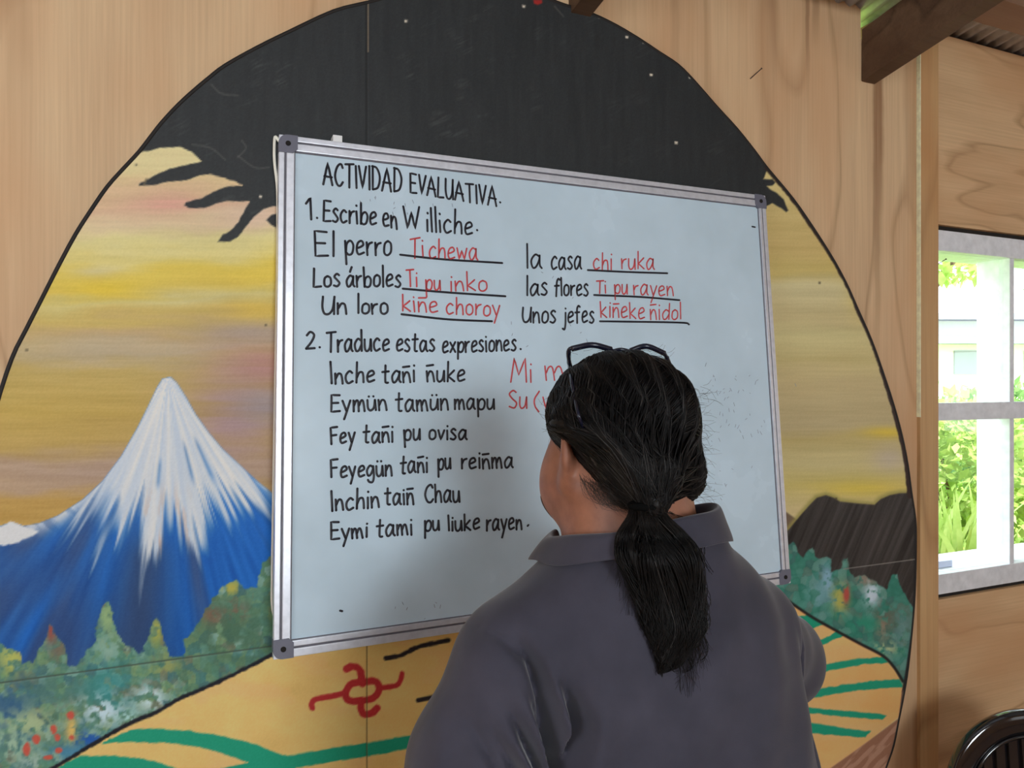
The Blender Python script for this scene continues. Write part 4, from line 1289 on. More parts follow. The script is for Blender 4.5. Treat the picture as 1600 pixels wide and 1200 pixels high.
B.chain([R_SH, R_EL], [.056, .046], .03).chain([R_EL, tuple(np.array(R_EL) * .6 + np.array(R_WR) * .4), R_WR], [.045, .044, .028], .015)
def hand(F_, wrist, d, n, curl, thumb):
    """d: towards the fingertips, n: out of the palm, curl: bend per joint, thumb: +1/-1 side"""
    d = np.array(d, float); d /= np.linalg.norm(d)
    n = np.array(n, float); n -= d * (n @ d); n /= np.linalg.norm(n)
    s = np.cross(d, n) * thumb
    w0 = np.array(wrist, float)
    tips = []
    for j in range(4):
        off = .030 - .0205 * j
        kn = w0 + d * (.088 - .004 * abs(j - 1)) + s * off
        F_.cap(w0 + s * off * .55 + d * .01, kn, .0165, .0125, .008)
        L = ((.040, .025, .020), (.045, .028, .021), (.041, .026, .020), (.032, .020, .018))[j]
        p = kn; a = curl[j] * .55
        r = (.0095, .0088, .0080, .0068)
        for q in range(3):
            dirv = d * math.cos(a) + n * math.sin(a)
            p2 = p + dirv * L[q]
            F_.cap(p, p2, r[q], r[q + 1], .003)
            p = p2; a += curl[j]
        tips.append(p)
    p = w0 + d * .022 + s * .026
    a1 = s * .62 + d * .62 + n * .48; a1 /= np.linalg.norm(a1)
    p1 = p + a1 * .042
    a2 = d * .85 + n * .50 - s * .12; a2 /= np.linalg.norm(a2)
    p2 = p1 + a2 * .030
    a3 = d * .75 + n * .45 - s * .5; a3 /= np.linalg.norm(a3)
    p3 = p2 + a3 * .024
    F_.cap(w0 + d * .01 + s * .012, p, .016, .015, .008).cap(p, p1, .0150, .0118, .006).cap(p1, p2, .0112, .0102, .003).cap(p2, p3, .0100, .0080, .003)
    return tips, p3
hand(B, L_WR, (.05, .10, -1), (1.0, .1, .1), (.35, .4, .45, .5), 1)
R_D = np.array((-.45, .62, .50)); R_N = np.array((-.75, -.45, -.25))
tips, tht = hand(B, R_WR, R_D, R_N, (.62, .70, .85, .95), 1)
for s_ in (-1, 1):
    B.chain([(.384 + s_ * .10, -.73, .92), (.384 + s_ * .105, -.725, .50), (.384 + s_ * .11, -.745, .09)], [.085, .055, .042], .03)
    B.cap((.384 + s_ * .11, -.75, .05), (.384 + s_ * .13, -.60, .035), .035, .028, .02)
bm_, _, _ = B.mesh('body', 2)
# stubble: a thin layer over jaw and chin, cut from the same shape
G = Field(B.lo, B.lo + B.h * (B.n - 1), B.h)
G.D = B.D - .0013
G.full(lambda x, y, z: np.maximum(np.maximum(z - 1.442, -.648 - y), 1.36 - z), .003, 'cut')
gm, _, _ = G.mesh('beard', 1)
link_mesh('beard', gm, M_BEARD, man, True)
del B, G
link_mesh('body', bm_, M_SKIN, man, True)
for s_ in (-1, 1):
    m = MB()
    bmesh.ops.create_uvsphere(m.bm, u_segments=16, v_segments=10, radius=.0112, matrix=Matrix.Translation((HX - .002 + s_ * .032, -.6165, 1.5135)))
    ey = m.build('eye', plain('eye_white', alb(200, 192, 186), .3), man, True)
    m = MB()
    m.tube([(HX - .002 + s_ * .032, -.6090, 1.5135), (HX - .002 + s_ * .032, -.6050, 1.5135)], [.0056, .0046], 14)
    m.build('iris', plain('dark_brown_iris', (.012, .007, .005, 1), .2), ey, True)
    m = MB()
    m.tube(spline([(HX - .002 + s_ * .014, -.5965, 1.535), (HX - .002 + s_ * .032, -.598, 1.541), (HX - .002 + s_ * .052, -.609, 1.535)], 5), .0035, 8)
    m.build('eyebrow', M_BEARD, man, True)
    m = MB()
    m.tube(spline([(HX - .002 + s_ * .019, -.6075, 1.518), (HX - .002 + s_ * .032, -.6035, 1.5205), (HX - .002 + s_ * .045, -.610, 1.517)], 5), .0036, 8)
    m.build('eyelid', M_SKIN, man, True)
# ---- polo shirt
S = Field((-0.03, -0.98, 0.80), (0.88, -0.44, 1.47), 0.0042)
zk = [.80, .90, 1.05, 1.15, 1.22, 1.28, 1.33, 1.37, 1.41]
ak = [.268, .278, .272, .255, .232, .196, .150, .118, .095]
bk_ = [.185, .192, .190, .178, .162, .140, .114, .098, .090]
ck = [-.722, -.715, -.716, -.722, -.728, -.734, -.738, -.740, -.742]
def torso(x, y, z):
    a, b, c = np.interp(z, zk, ak), np.interp(z, zk, bk_), np.interp(z, zk, ck)
    e = 2.35
    k0 = (np.abs((x - .380) / a) ** e + np.abs((y - c) / b) ** e) ** (1 / e)
    d = (k0 - 1) * np.minimum(a, b) * .9
    return np.maximum(d, np.maximum(z - 1.405 - (x - .37) * .10, .815 - z))
S.full(torso, .02)
S.cap((.320, -.742, 1.334), (.203, -.735, 1.256), .064, .074, .045)
S.cap((.420, -.742, 1.342), (.550, -.735, 1.254), .064, .071, .045)
S.chain([(.192, -.735, 1.238), (.147, -.728, 1.125), (.124, -.722, 1.030)], [.082, .086, .080], .035)
S.chain([(.556, -.730, 1.240), (.716, -.632, 1.145)], [.074, .078], .03)
S.cap((.372, -.750, 1.28), (.370, -.740, 1.340), .112, .106, .02)
# neck opening and sleeve mouths
S.full(lambda x, y, z: -(np.sqrt((x - .367) ** 2 + ((y + .730)) ** 2) - .099 + np.clip(1.385 - z - (y + .74) * .45, 0, 1) * 3.0), .006, 'cut')
# creases pressed into the back and sleeve, given as (x, z) lines seen from behind
def cxz(px, py, Z):
    p = at_depth(px, py, Z); return (p[0], p[2])
CREASE = [  # photo points, depth, width, strength
    ([(800, 985), (822, 1025), (834, 1075), (842, 1130), (847, 1185), (842, 1240)], .91, .0062, .0170),
    ([(858, 1040), (876, 1080), (882, 1110), (869, 1150), (852, 1190), (840, 1240)], .91, .0085, .0200),
    ([(806, 1055), (820, 1095), (830, 1140), (836, 1190), (838, 1240)], .91, .0052, .0140),
    ([(776, 1085), (794, 1118), (810, 1155), (826, 1200), (834, 1240)], .90, .0054, .0140),
    ([(748, 1115), (770, 1155), (793, 1195), (815, 1240)], .90, .0055, .0110),
    ([(716, 1105), (737, 1140), (757, 1178), (785, 1240)], .90, .0062, .0080),
    ([(760, 975), (790, 1000), (818, 1032), (838, 1085), (846, 1130)], .93, .0180, .0080),
    ([(690, 992), (720, 980), (748, 980), (772, 990), (790, 1010)], .94, .0045, .0045),
    ([(1236, 965), (1252, 1040), (1258, 1100), (1260, 1160), (1258, 1240)], 1.10, .0060, .0070),
    ([(1222, 960), (1236, 1010), (1244, 1080), (1246, 1240)], 1.08, .0090, .0035),
]
RIDGE = [
    ([(836, 1000), (852, 1065), (860, 1120), (858, 1170), (848, 1240)], .91, .0070, .0110),
    ([(790, 1060), (808, 1100), (822, 1150), (832, 1240)], .91, .0055, .0070),
    ([(764, 1105), (784, 1140), (803, 1180), (826, 1240)], .90, .0055, .0065),
    ([(888, 1030), (904, 1085), (900, 1130), (882, 1180), (862, 1240)], .91, .0170, .0050),
    ([(672, 1060), (665, 1120), (650, 1180), (640, 1240)], .94, .010, .0030),
    ([(1236, 960), (1258, 1020), (1268, 1090), (1270, 1160), (1268, 1240)], 1.10, .0090, .0030),
]
def press(items, sign):
    for pts, Z, wdt, amp in items:
        P = spline([cxz(a, b, Z) for a, b in pts], 5)
        lo, hi = P.min(0) - 4 * wdt, P.max(0) + 4 * wdt
        sl, g = S.block((lo[0], -.98, lo[1]), (hi[0], -.70, hi[1]))
        if g[0].size == 0: continue
        x2, z2 = g[0][:, 0, :], g[2][:, 0, :]
        dd = line_d(x2, z2, P)
        # fade at both ends
        e0 = np.hypot(x2 - P[0, 0], z2 - P[0, 1])
        v = 1.5 * amp * np.exp(-(dd / wdt) ** 1.5) * np.clip(e0 / .055, 0, 1)
        fade = np.clip((-.715 - g[1]) / .03, 0, 1)
        S.D[sl] += (sign * v[:, None, :] * fade).astype(np.float32)
press(CREASE, +1); press(RIDGE, -1)
# slow, broad unevenness of hanging cloth
S.full(lambda x, y, z: .0030 * np.sin(x * 23 + z * 9) * np.sin(z * 17 + y * 11) + .0016 * np.sin(x * 51 - z * 33 + y * 20), 0, 'add')
sm_, SP, SQ = S.mesh('polo_shirt', 2)
del S
shirt = link_mesh('polo_shirt', sm_, M_SHIRT, man, True)
shirt_bvh = BVHTree.FromPolygons([tuple(p) for p in SP.tolist()], [tuple(q) for q in SQ.tolist()])
# collar: stand folded over into a flap, open at the throat
def collar():
    n = 72
    V, Q = [], []
    prof = [(-.004, -.020), (-.001, .004), (.0, .016), (.003, .0225), (.009, .0225), (.014, .015), (.0195, .002), (.024, -.010)]
    for i in range(n + 1):
        a = math.radians(-90 + 18 - 180 + (i / n) * 324 - 0)     # from left of the throat round the nape to the right
        a = math.radians(130 + (i / n) * 282)
        cx, cy = .369, -.736
        rr = .1035 + .004 * max(0, math.sin(a))
        front = (math.sin(a) + 1) / 2                             # 0 at the nape, 1 at the throat
        zc = 1.4125 - .037 * front + .014 * math.cos(a)
        tip = max(0, 1 - min(i, n - i) / 9.0)
        for k, (dr, dz) in enumerate(prof):
            r = rr + dr * (1 + (.55 * tip if k > 4 else 0) + .25 * front * (k > 4))
            z = zc + dz - ((.012 * tip + .016 * max(0, math.cos(a))) if k > 4 else 0) + .002 * math.sin(a * 5 + k)
            V.append((cx + r * math.cos(a) * 1.02, cy + r * math.sin(a), z))
    m = len(prof)
    for i in range(n):
        for k in range(m - 1):
            Q.append((i * m + k, i * m + k + 1, (i + 1) * m + k + 1, (i + 1) * m + k))
    me = np_mesh('collar', np.array(V), np.array(Q))
    o = link_mesh('collar', me, M_SHIRT, shirt, True)
    o.matrix_parent_inverse = Matrix.Identity(4)
    o.parent = shirt
    s = o.modifiers.new('cloth', 'SOLIDIFY'); s.thickness = .0026; s.offset = 0
    u = o.modifiers.new('round', 'SUBSURF'); u.levels = 1; u.render_levels = 2
    return o
collar()
# ---- trousers and shoes
T = Field((.08, -.98, .05), (.70, -.42, .88), .009)
T.ell((.384, -.718, .84), (.255, .165, .11), .03)
T.full(lambda x, y, z: np.maximum(z - .855, -1e3 * np.ones_like(z)), .004, 'cut')
for s_ in (-1, 1):
    T.chain([(.384 + s_ * .10, -.725, .80), (.384 + s_ * .108, -.722, .48), (.384 + s_ * .112, -.735, .075)], [.125, .088, .072], .04)
tm_, _, _ = T.mesh('trousers', 3)
link_mesh('trousers', tm_, M_TROUSER, man, True)
for s_ in (-1, 1):
    H_ = Field((.384 + s_ * .12 - .10, -.86, 0.0), (.384 + s_ * .12 + .10, -.46, .16), .006)
    H_.cap((.384 + s_ * .112, -.775, .050), (.384 + s_ * .128, -.585, .042), .044, .043, .02).cap((.384 + s_ * .112, -.755, .06), (.384 + s_ * .112, -.745, .12), .046, .050, .02)
    H_.full(lambda x, y, z: .004 - z, .003, 'cut')
    hm, _, _ = H_.mesh('shoe', 2)
    link_mesh('shoe', hm, M_SHOE, man, True)

# ---- hair pulled back to a pony tail
HC = np.array((.357, -.724, 1.555)); HR = np.array((.095, .116, .089))
KN = on_y(1010, 786, -.850)
Hf = Field((.22, -.94, 1.38), (.54, -.57, 1.68), .0036)
Hf.ell(HC, HR, .02)
Hf.ell(on_y(1040, 742, -.750), (.046, .060, .046), .04)
Hf.ell(on_y(915, 690, -.775), (.050, .050, .055), .03)
Hf.ell(on_y(975, 735, -.815), (.070, .040, .055), .03)
Hf.cap(on_y(1000, 760, -.83), KN, .045, .024, .03)
eb = on_y(893, 712, -.735); nb = on_y(985, 792, -.83)
def hair_cut(x, y, z):
    # lower edge: rises from the knot to behind the ear on the left, level on the right
    zl = np.interp(x, [eb[0] - .02, eb[0] + .005, nb[0], KN[0] + .03, KN[0] + .14], [1.545, 1.515, 1.449, 1.436, 1.446])
    low = zl - z
    # hairline at the front: forehead bare below a sloping line, temples
    front = (y + .640) + np.clip(1.575 - z, 0, 1) * .95
    return np.maximum(low, front)
Hf.full(hair_cut, .006, 'cut')
Hf.full(lambda x, y, z: .0022 * np.sin(np.arctan2(x - KN[0], z - KN[2]) * 34 + 3 * np.sin(z * 40)) * np.clip((-.62 - y) / .06, 0, 1), 0, 'add')
hm, HPt, HQ = Hf.mesh('hair', 2)
hair = link_mesh('hair', hm, M_HAIR, man, True)
hair_bvh = BVHTree.FromPolygons([tuple(p) for p in HPt.tolist()], [tuple(q) for q in HQ.tolist()])

def strands(P, r0, r1, name, mat, parent):
    """P: (n, k, 3) lines -> one mesh of thin tapered three-sided fibres"""
    P = np.asarray(P, float)
    n, k, _ = P.shape
    Tn = np.gradient(P, axis=1); Tn /= np.linalg.norm(Tn, axis=2, keepdims=True) + 1e-12
    ref = np.array((.31, .52, .79))
    U = np.cross(Tn, ref); U /= np.linalg.norm(U, axis=2, keepdims=True) + 1e-9
    W = np.cross(Tn, U)
    prof = np.linspace(r0, r1, k)[None, :, None]
    ring = []
    for q in range(3):
        a = 2 * math.pi * q / 3
        ring.append(P + (U * math.cos(a) + W * math.sin(a)) * prof)
    V = np.stack(ring, 2).reshape(-1, 3)
    base = (np.arange(n)[:, None] * k + np.arange(k - 1)[None]).reshape(-1)
    Q = []
    for q in range(3):
        a = base * 3 + q; b = base * 3 + (q + 1) % 3
        Q.append(np.stack([a, b, b + 3, a + 3], -1))
    return link_mesh(name, np_mesh(name, V, np.concatenate(Q)), mat, parent, True)

hr = np.random.default_rng(5)
def on_hair(p):
    q, nrm, _, _ = hair_bvh.find_nearest(Vector(p))
    return np.array(q), np.array(nrm)
def comb(n, front_only=False, lift=.0015, jit=.012):
    out = []
    kd = KN - HC
    while len(out) < n:
        th = hr.uniform(-math.pi, math.pi)                # around the head's front-back axis
        ph = hr.uniform(.05, 1.9) if not front_only else hr.uniform(.05, .9)
        d0 = np.array((math.sin(ph) * math.sin(th), math.cos(ph) * .9, math.sin(ph) * math.cos(th)))
        if d0[2] < -.35: continue
        s = HC + d0 * HR
        if hair_cut(*s) > .004: continue
        side = hr.normal(0, jit)
        e = KN + np.array((hr.normal(0, .012), hr.normal(0, .006) - .008, hr.normal(0, .008)))
        line = []
        dS = (s - HC) / HR; dE = (e - HC) / HR
        rS, rE = np.linalg.norm(dS), np.linalg.norm(dE)
        dS /= rS; dE /= rE
        om = math.acos(np.clip(dS @ dE, -1, 1)) + 1e-6
        bow = np.cross(dS, dE); bow /= np.linalg.norm(bow) + 1e-9
        for t in np.linspace(0, 1, 16):
            dv = (dS * math.sin((1 - t) * om) + dE * math.sin(t * om)) / math.sin(om)
            dv = dv + bow * (.18 * math.sin(math.pi * t)) * (1 if hr is None else side / jit * .35)
            p = HC + dv / np.linalg.norm(dv) * HR * (rS * (1 - t) + rE * t)
            q, nm = on_hair(p)
            line.append(q + nm * (lift * (.3 + math.sin(math.pi * t)) + .0006 * math.sin(9 * t + side * 300)))
        out.append(line)
    return out
strands(comb(1500), .00075, .0006, 'combed_strands', M_HAIR, hair)
M_HAIR_SHEEN = plain('painted_hair_sheen', (.035, .031, .029, 1), .45, vary=.3)  # paler hair colour that paints a sheen on scattered strands
strands(comb(70, lift=.0028), .00042, .0003, 'painted_sheen_strands', M_HAIR_SHEEN, hair)
# greyer hair at the left temple above the ear
tl = []
for i in range(150):
    a = on_y(hr.uniform(868, 888), hr.uniform(612, 650), -.665 + hr.normal(0, .006))
    b = on_y(hr.uniform(868, 898), hr.uniform(660, 700), -.745)
    c = on_y(hr.uniform(925, 965), hr.uniform(735, 770), -.80)
    L = spline([a, (a * .5 + b * .5), b, c], 4)
    L = np.array([(lambda q, nm: q + nm * .002)(*on_hair(p)) for p in L])
    tl.append(L)
strands(tl, .0006, .0004, 'grey_strands', M_HAIR_GREY, hair)
# wisps standing off the head
wl = []
for i in range(150):
    if i < 95: px, py, dx = hr.uniform(1078, 1100), hr.uniform(600, 785), hr.uniform(6, 36)
    elif i < 120: px, py, dx = hr.uniform(855, 875), hr.uniform(610, 680), -hr.uniform(4, 18)
    else: px, py, dx = hr.uniform(880, 1040), hr.uniform(546, 560), hr.uniform(-20, 20)
    y0 = -.735 + hr.normal(0, .02)
    up = -hr.uniform(2, 12) if i >= 120 else hr.uniform(-14, 22)
    a = on_y(px, py, y0); b = on_y(px + dx * .6, py + up * .3, y0 + hr.normal(0, .01)); c = on_y(px + dx, py + up, y0 + hr.normal(0, .015))
    wl.append(spline([a, b, c], 5))
strands(wl, .00022, .00012, 'wisps', M_HAIR, hair)
# nape and ear wisps
wl = []
for i in range(230):
    px = hr.uniform(905, 1000); t = (px - 885) / 115
    a = on_y(px, 735 + 52 * t + hr.normal(0, 5), -.765 - .05 * t); b = on_y(px + hr.uniform(5, 30), 765 + 35 * t + hr.normal(0, 8), -.785 - .05 * t)
    c = on_y(px + hr.uniform(25, 70), 782 + 22 * t + hr.normal(0, 8), -.80 - .045 * t)
    wl.append(spline([a, b, c], 5))
strands(wl, .00022, .00012, 'nape_wisps', plain('brown_nape_hair', (.035, .022, .016, 1), .6), hair)
# pony tail: lies on the shirt
def on_back(px, py, off):
    d = ray(px, py)
    dn = d / np.linalg.norm(d)
    hit = shirt_bvh.ray_cast(Vector(CAM), Vector(dn))
    z = (np.array(hit[0]) - CAM) @ FW if hit[0] is not None else .955
    return CAM + d * (min(z, .975) - off)
TAIL = [(1009, 786, 24), (1012, 806, 30), (1018, 834, 52), (1029, 866, 62), (1040, 905, 55), (1050, 945, 48), (1056, 980, 41), (1053, 1008, 27), (1049, 1030, 15), (1045, 1047, 5)]
tp = spline(TAIL, 5)
kdep = (KN - CAM) @ FW
cen, rad_ = [], []
for i, (a, b, r) in enumerate(tp):
    rr = r * .95 / FPX
    q = on_back(a, b, rr * .42 + .003 + .014 * max(0, 1 - i / 22))
    w = min(1, i / 12)
    q = (CAM + ray(a, b) * (kdep - .010)) * (1 - w) + q * w
    cen.append(q); rad_.append(rr)
cen = np.array(cen)
for _ in range(3):
    cen[1:-1] = cen[1:-1] * .5 + (cen[:-2] + cen[2:]) * .25
V, Q = [], []
for ic, (c, r_) in enumerate(zip(cen, rad_)):
    r_ = r_ * (1.10 - .85 * max(0, ic / len(cen) - .45) / .55)
    for k in range(24):
        a = 2 * math.pi * k / 24
        V.append(c + RT * (r_ * .78 * math.cos(a)) + FW * (r_ * .40 * math.sin(a)))
for i in range(len(cen) - 1):
    for k in range(24):
        Q.append((i * 24 + k, i * 24 + (k + 1) % 24, (i + 1) * 24 + (k + 1) % 24, (i + 1) * 24 + k))
core = link_mesh('pony_tail', np_mesh('pony_tail', np.array(V), np.array(Q)), M_HAIR, hair, True)
MB().tube(spline([cen[1] + (RT * math.cos(a) + FW * .7 * math.sin(a)) * rad_[1] * .88 for a in np.linspace(0, 2 * math.pi, 13)[:-1]], 3, True), .0048, 8, None, True).build('hair_tie', plain('black_elastic', (.004, .004, .004, 1), .9, spec=.05), hair, True)
pl, ll = [], []
m_ = len(cen)
for i in range(1300):
    a0 = hr.uniform(0, 2 * math.pi); rr = hr.uniform(.78, 1.04)
    k0 = int(hr.choice([0, 0, 0, 2, 6])); k1 = int(np.clip(hr.normal(m_ - 6, 6), m_ * .45, m_ - 1))
    idx_ = np.linspace(k0, k1, 26)
    cl_ = int(a0 / 6.2832 * 13)
    ph = cl_ * 2.4 + hr.normal(0, .35); fq = 1.6 + .9 * ((cl_ * 7) % 5) / 5; am = .0085 + hr.normal(0, .002)
    L = []
    for j, f in enumerate(idx_):
        i0 = int(f); i1 = min(i0 + 1, m_ - 1); w = f - i0
        c = cen[i0] * (1 - w) + cen[i1] * w; r = rad_[i0] * (1 - w) + rad_[i1] * w
        t = j / 25
        wob = am * t ** 1.6 * math.sin(ph + fq * 2 * math.pi * t)
        aa = a0 + .5 * math.sin(ph + 3 * t)
        L.append(c + RT * (r * rr * math.cos(aa) + wob) + FW * (r * rr * .56 * math.sin(aa) - .0008) + UP * wob * .4)
    (ll if i % 34 == 0 else pl).append(L)
strands(pl, .0007, .00035, 'tail_strands', M_HAIR, hair)
strands(ll, .0005, .0003, 'painted_sheen_tail_strands', M_HAIR_SHEEN, hair)
cl = []
for pts in ([(1070, 975), (1090, 984), (1103, 1002), (1105, 1020), (1098, 1031), (1090, 1032)], [(1060, 990), (1066, 1006), (1080, 1013), (1095, 1009)],
            [(1056, 1000), (1058, 1014), (1064, 1020), (1071, 1016)], [(1075, 968), (1092, 976), (1104, 984), (1106, 990)], [(1050, 1000), (1046, 1025), (1050, 1046), (1060, 1050)],
            [(1085, 900), (1098, 905), (1099, 912)], [(1064, 830), (1090, 850), (1102, 880), (1112, 895)], [(1060, 812), (1085, 832), (1100, 850), (1100, 868)],
            [(1045, 800), (1075, 815), (1094, 840), (1096, 862)], [(1070, 960), (1096, 968), (1100, 985)],
            [(1030, 1000), (1024, 1020), (1040, 1044)], [(1065, 1010), (1082, 1040), (1066, 1050)]):
    for rep in range(4):
        q = [on_back(a + hr.normal(0, 1.6), b + hr.normal(0, 1.6), .014 - .002 * rep) for a, b in pts]
        S_ = spline(q, 8)
        ix = np.linspace(0, len(S_) - 1, 24).round().astype(int)
        cl.append(S_[ix])
strands(cl, .00045, .0003, 'curled_ends', M_HAIR, hair)
# fine haze of loose hairs at the edges of the tail
fl = []
for i in range(420):
    f = hr.uniform(6, m_ - 4); i0 = int(f); sd = 1 if hr.random() < .45 else -1
    c, r = cen[i0], rad_[i0]
    q0 = c + RT * sd * r * .8
    q1 = q0 + RT * sd * hr.uniform(0, .010) - UP * hr.uniform(.01, .03)
    q2 = q1 + RT * hr.normal(0, .006) - UP * hr.uniform(.008, .03)
    fl.append(spline([q0, q1, q2], 5))
strands(fl, .0003, .00015, 'loose_hairs', M_HAIR, hair)

# ------------------------------------------------------------------ glasses pushed up on the head
gl_ = thing('eyeglasses', 'dark framed eyeglasses pushed up on top of the head of the person', 'eyeglasses', tuple(at_depth(968, 548, 1.08)))
M_FRAME = plain('dark_blue_acetate', (.008, .009, .022, 1), .25)
M_LENS = g.m
def gp(px, py): return at_depth(px, py, 1.078 + .0011 * (py - 540))
RIM_L = [(888, 549), (897, 543), (915, 540), (935, 540), (952, 545), (958, 552), (956, 572), (944, 588), (920, 594), (900, 588), (891, 571)]
RIM_R = [(983, 551), (992, 545), (1008, 542), (1024, 545), (1038, 553), (1043, 566), (1039, 584), (1024, 597), (1004, 597), (988, 584), (982, 566)]
fr_ = MB()
for rim in (RIM_L, RIM_R):
    fr_.tube(spline([gp(*p) for p in rim], 5, True), .0029, 8, None, True)
fr_.tube(spline([gp(956, 549), gp(970, 546), gp(985, 549)], 6), .0026, 8)
fr_.tube(spline([gp(893, 545), gp(925, 539), gp(955, 546)], 6), .0042, 8)
fr_.tube(spline([gp(985, 548), gp(1010, 541), gp(1038, 552)], 6), .0040, 8)
fr_.build('spectacle_frame', M_FRAME, gl_, True)
for rim in (RIM_L, RIM_R):
    pts = [gp(*p) for p in rim]
    MB().prism(pts, FW * .0016).build('lens', M_LENS, gl_)
def onh(px, py, y, lift=.003):
    q, nm = on_hair(on_y(px, py, y)); return q + nm * lift
def hh(px, py, lift=.013):
    d = ray(px, py); dn = d / np.linalg.norm(d)
    h_ = hair_bvh.ray_cast(Vector(CAM), Vector(dn))
    return np.array(h_[0]) - dn * lift
tL = [gp(889, 549), gp(889, 570), hh(892, 590), hh(897, 618), hh(903, 645), hh(911, 668, .001)]
tR = [gp(1042, 558), gp(1046, 572), onh(1058, 590, -.70, .006), onh(1068, 615, -.73, .006), onh(1078, 645, -.76, .005), onh(1083, 668, -.78, 0)]
for q in (tL, tR):
    MB().tube(spline(q, 6), [.0030] * 6 + [.0022] * (len(spline(q, 6)) - 6), 8).build('temple_arm', M_FRAME, gl_, True)

# ------------------------------------------------------------------ marker held in the right hand
mk = thing('marker', 'red marker pen held in the right hand of the person', 'marker', tuple(R_WR))
ax_ = np.array((-.25, .80, .45)); ax_ /= np.linalg.norm(ax_)
grip = (tips[0] + tips[1] + tht) / 3
MB().tube([grip - ax_ * .075, grip - ax_ * .073, grip + ax_ * .040], [.0055, .0075, .0075], 14).build('barrel', plain('white_marker_barrel', alb(214, 212, 210), .35), mk, True)
MB().tube([grip + ax_ * .0402, grip + ax_ * .053, grip + ax_ * .056], [.0072, .0048, .0030], 14).build('nib_cone', plain('red_plastic', alb(176, 42, 44), .35), mk, True)
MB().tube([grip + ax_ * .0562, grip + ax_ * .062], [.0024, .0014], 10).build('nib', M_RED, mk, True)
# ================================================================== black chair in the corner
CX, CY, CZ, CR = 0.0, 0.0, .524, .220
_o = at_depth(1610, 1247, 2.0)
CH_M = Matrix.Translation((_o[0], _o[1], 0)) @ Matrix.Rotation(-YAW, 4, 'Z')
chair = thing('chair', 'black plastic chair with a round slatted back before the plywood wall under the window', 'chair', (0, 0, 0))
def arc(r, a0, a1, n, y=0.0, lean=.10):
    out = []
    for t in np.linspace(a0, a1, n):
        z = r * math.sin(t)
        out.append((CX + r * math.cos(t), CY + y + lean * z, CZ + z))
    return out
# broad rim, rounded in section
n = 64
sec = []
for k in range(16):
    a = 2 * math.pi * k / 16
    sec.append((math.copysign(abs(math.cos(a)) ** .6, math.cos(a)) * .030, math.copysign(abs(math.sin(a)) ** .6, math.sin(a)) * .017))
V, Q = [], []
for i in range(n + 1):
    t = math.radians(-58 + 296 * i / n)
    for (dr, dy) in sec:
        r = CR - .030 + dr
        z = r * math.sin(t)
        V.append((CX + r * math.cos(t), CY + dy + .10 * z, CZ + z))
for i in range(n):
    for k in range(16):
        Q.append((i * 16 + k, i * 16 + (k + 1) % 16, (i + 1) * 16 + (k + 1) % 16, (i + 1) * 16 + k))
link_mesh('back_rim', np_mesh('back_rim', np.array(V), np.array(Q)), M_BLACKPLASTIC, chair, True)
MB().tube(arc(CR - .064, math.radians(-50), math.radians(230), 60, -.010), .0055, 8).build('inner_rim', M_BLACKPLASTIC, chair, True)
for k in range(-4, 5):
    x = k * .034
    h = math.sqrt(max((CR - .060) ** 2 - x * x, 0))
    z0 = -.17
    m = MB()
    pts = [(CX + x - .011, CY + .004 + .1 * z0, CZ + z0), (CX + x + .011, CY + .004 + .1 * z0, CZ + z0), (CX + x + .011, CY + .004 + .1 * h, CZ + h), (CX + x - .011, CY + .004 + .1 * h, CZ + h)]
    m.prism(pts, (0, .008, 0))
    m.build('slat', M_BLACKPLASTIC, chair)
pan = [(CX + (CR - .058) * math.cos(t), CY + .014 + .10 * (CR - .058) * math.sin(t), CZ + (CR - .058) * math.sin(t)) for t in np.linspace(math.radians(-50), math.radians(230), 40)]
MB().prism(pan, (0, .006, 0)).build('back_panel', M_BLACKPLASTIC, chair)
m = MB()
m.box((CX - .15, CY - .022, CZ - .20), (CX + .15, CY + .006, CZ - .150), .006)
m.build('lower_rail', M_BLACKPLASTIC, chair)
seat = [(CX + .215 * math.copysign(abs(math.cos(a)) ** .7, math.cos(a)), CY - .205 + .215 * math.copysign(abs(math.sin(a)) ** .7, math.sin(a)), .405) for a in np.linspace(0, 2 * math.pi, 41)[:-1]]
sm2 = MB().prism(seat, (0, 0, .028))
bmesh.ops.bevel(sm2.bm, geom=[e for e in sm2.bm.edges if abs(e.verts[0].co.z - e.verts[1].co.z) < 1e-5], offset=.008, segments=2, affect='EDGES')
sm2.build('seat', M_BLACKPLASTIC, chair)
for sx in (-1, 1):
    for (y0, y1) in ((CY - .37, CY - .40), (CY - .045, CY + .015)):
        MB().tube([(CX + sx * .175, y0, .408), (CX + sx * .205, y1, .0)], [.020, .015], 12).build('leg', M_BLACKPLASTIC, chair, True)

chair.matrix_world = CH_M
# ================================================================== the garden beyond the window
orr = np.random.default_rng(21)
MG = plain('garden_soil_and_grass', alb(120, 150, 60), .95, vary=.25, scale=6)
gy = np.concatenate([np.linspace(0.15, .7, 14), np.linspace(.8, 22, 60)]); gxx = np.linspace(-3, 30, 80)
X, Y = np.meshgrid(gxx, gy)
Z = -.25 + np.clip((Y - .25) / .35, 0, 1) * .93 + np.clip(Y - 3, 0, 20) * .02 + .05 * np.sin(X * 3 + Y * 2)
I = np.arange(X.size).reshape(X.shape)
go_ = link_mesh('ground', np_mesh('ground', np.stack([X, Y, Z], -1).reshape(-1, 3),
     np.stack([I[:-1, :-1], I[:-1, 1:], I[1:, 1:], I[1:, :-1]], -1).reshape(-1, 4)), MG, None, True)
go_['kind'] = 'structure'
def gz_(y): return -.25 + min(max((y - .25) / .35, 0), 1) * .93 + max(y - 3, 0) * .02
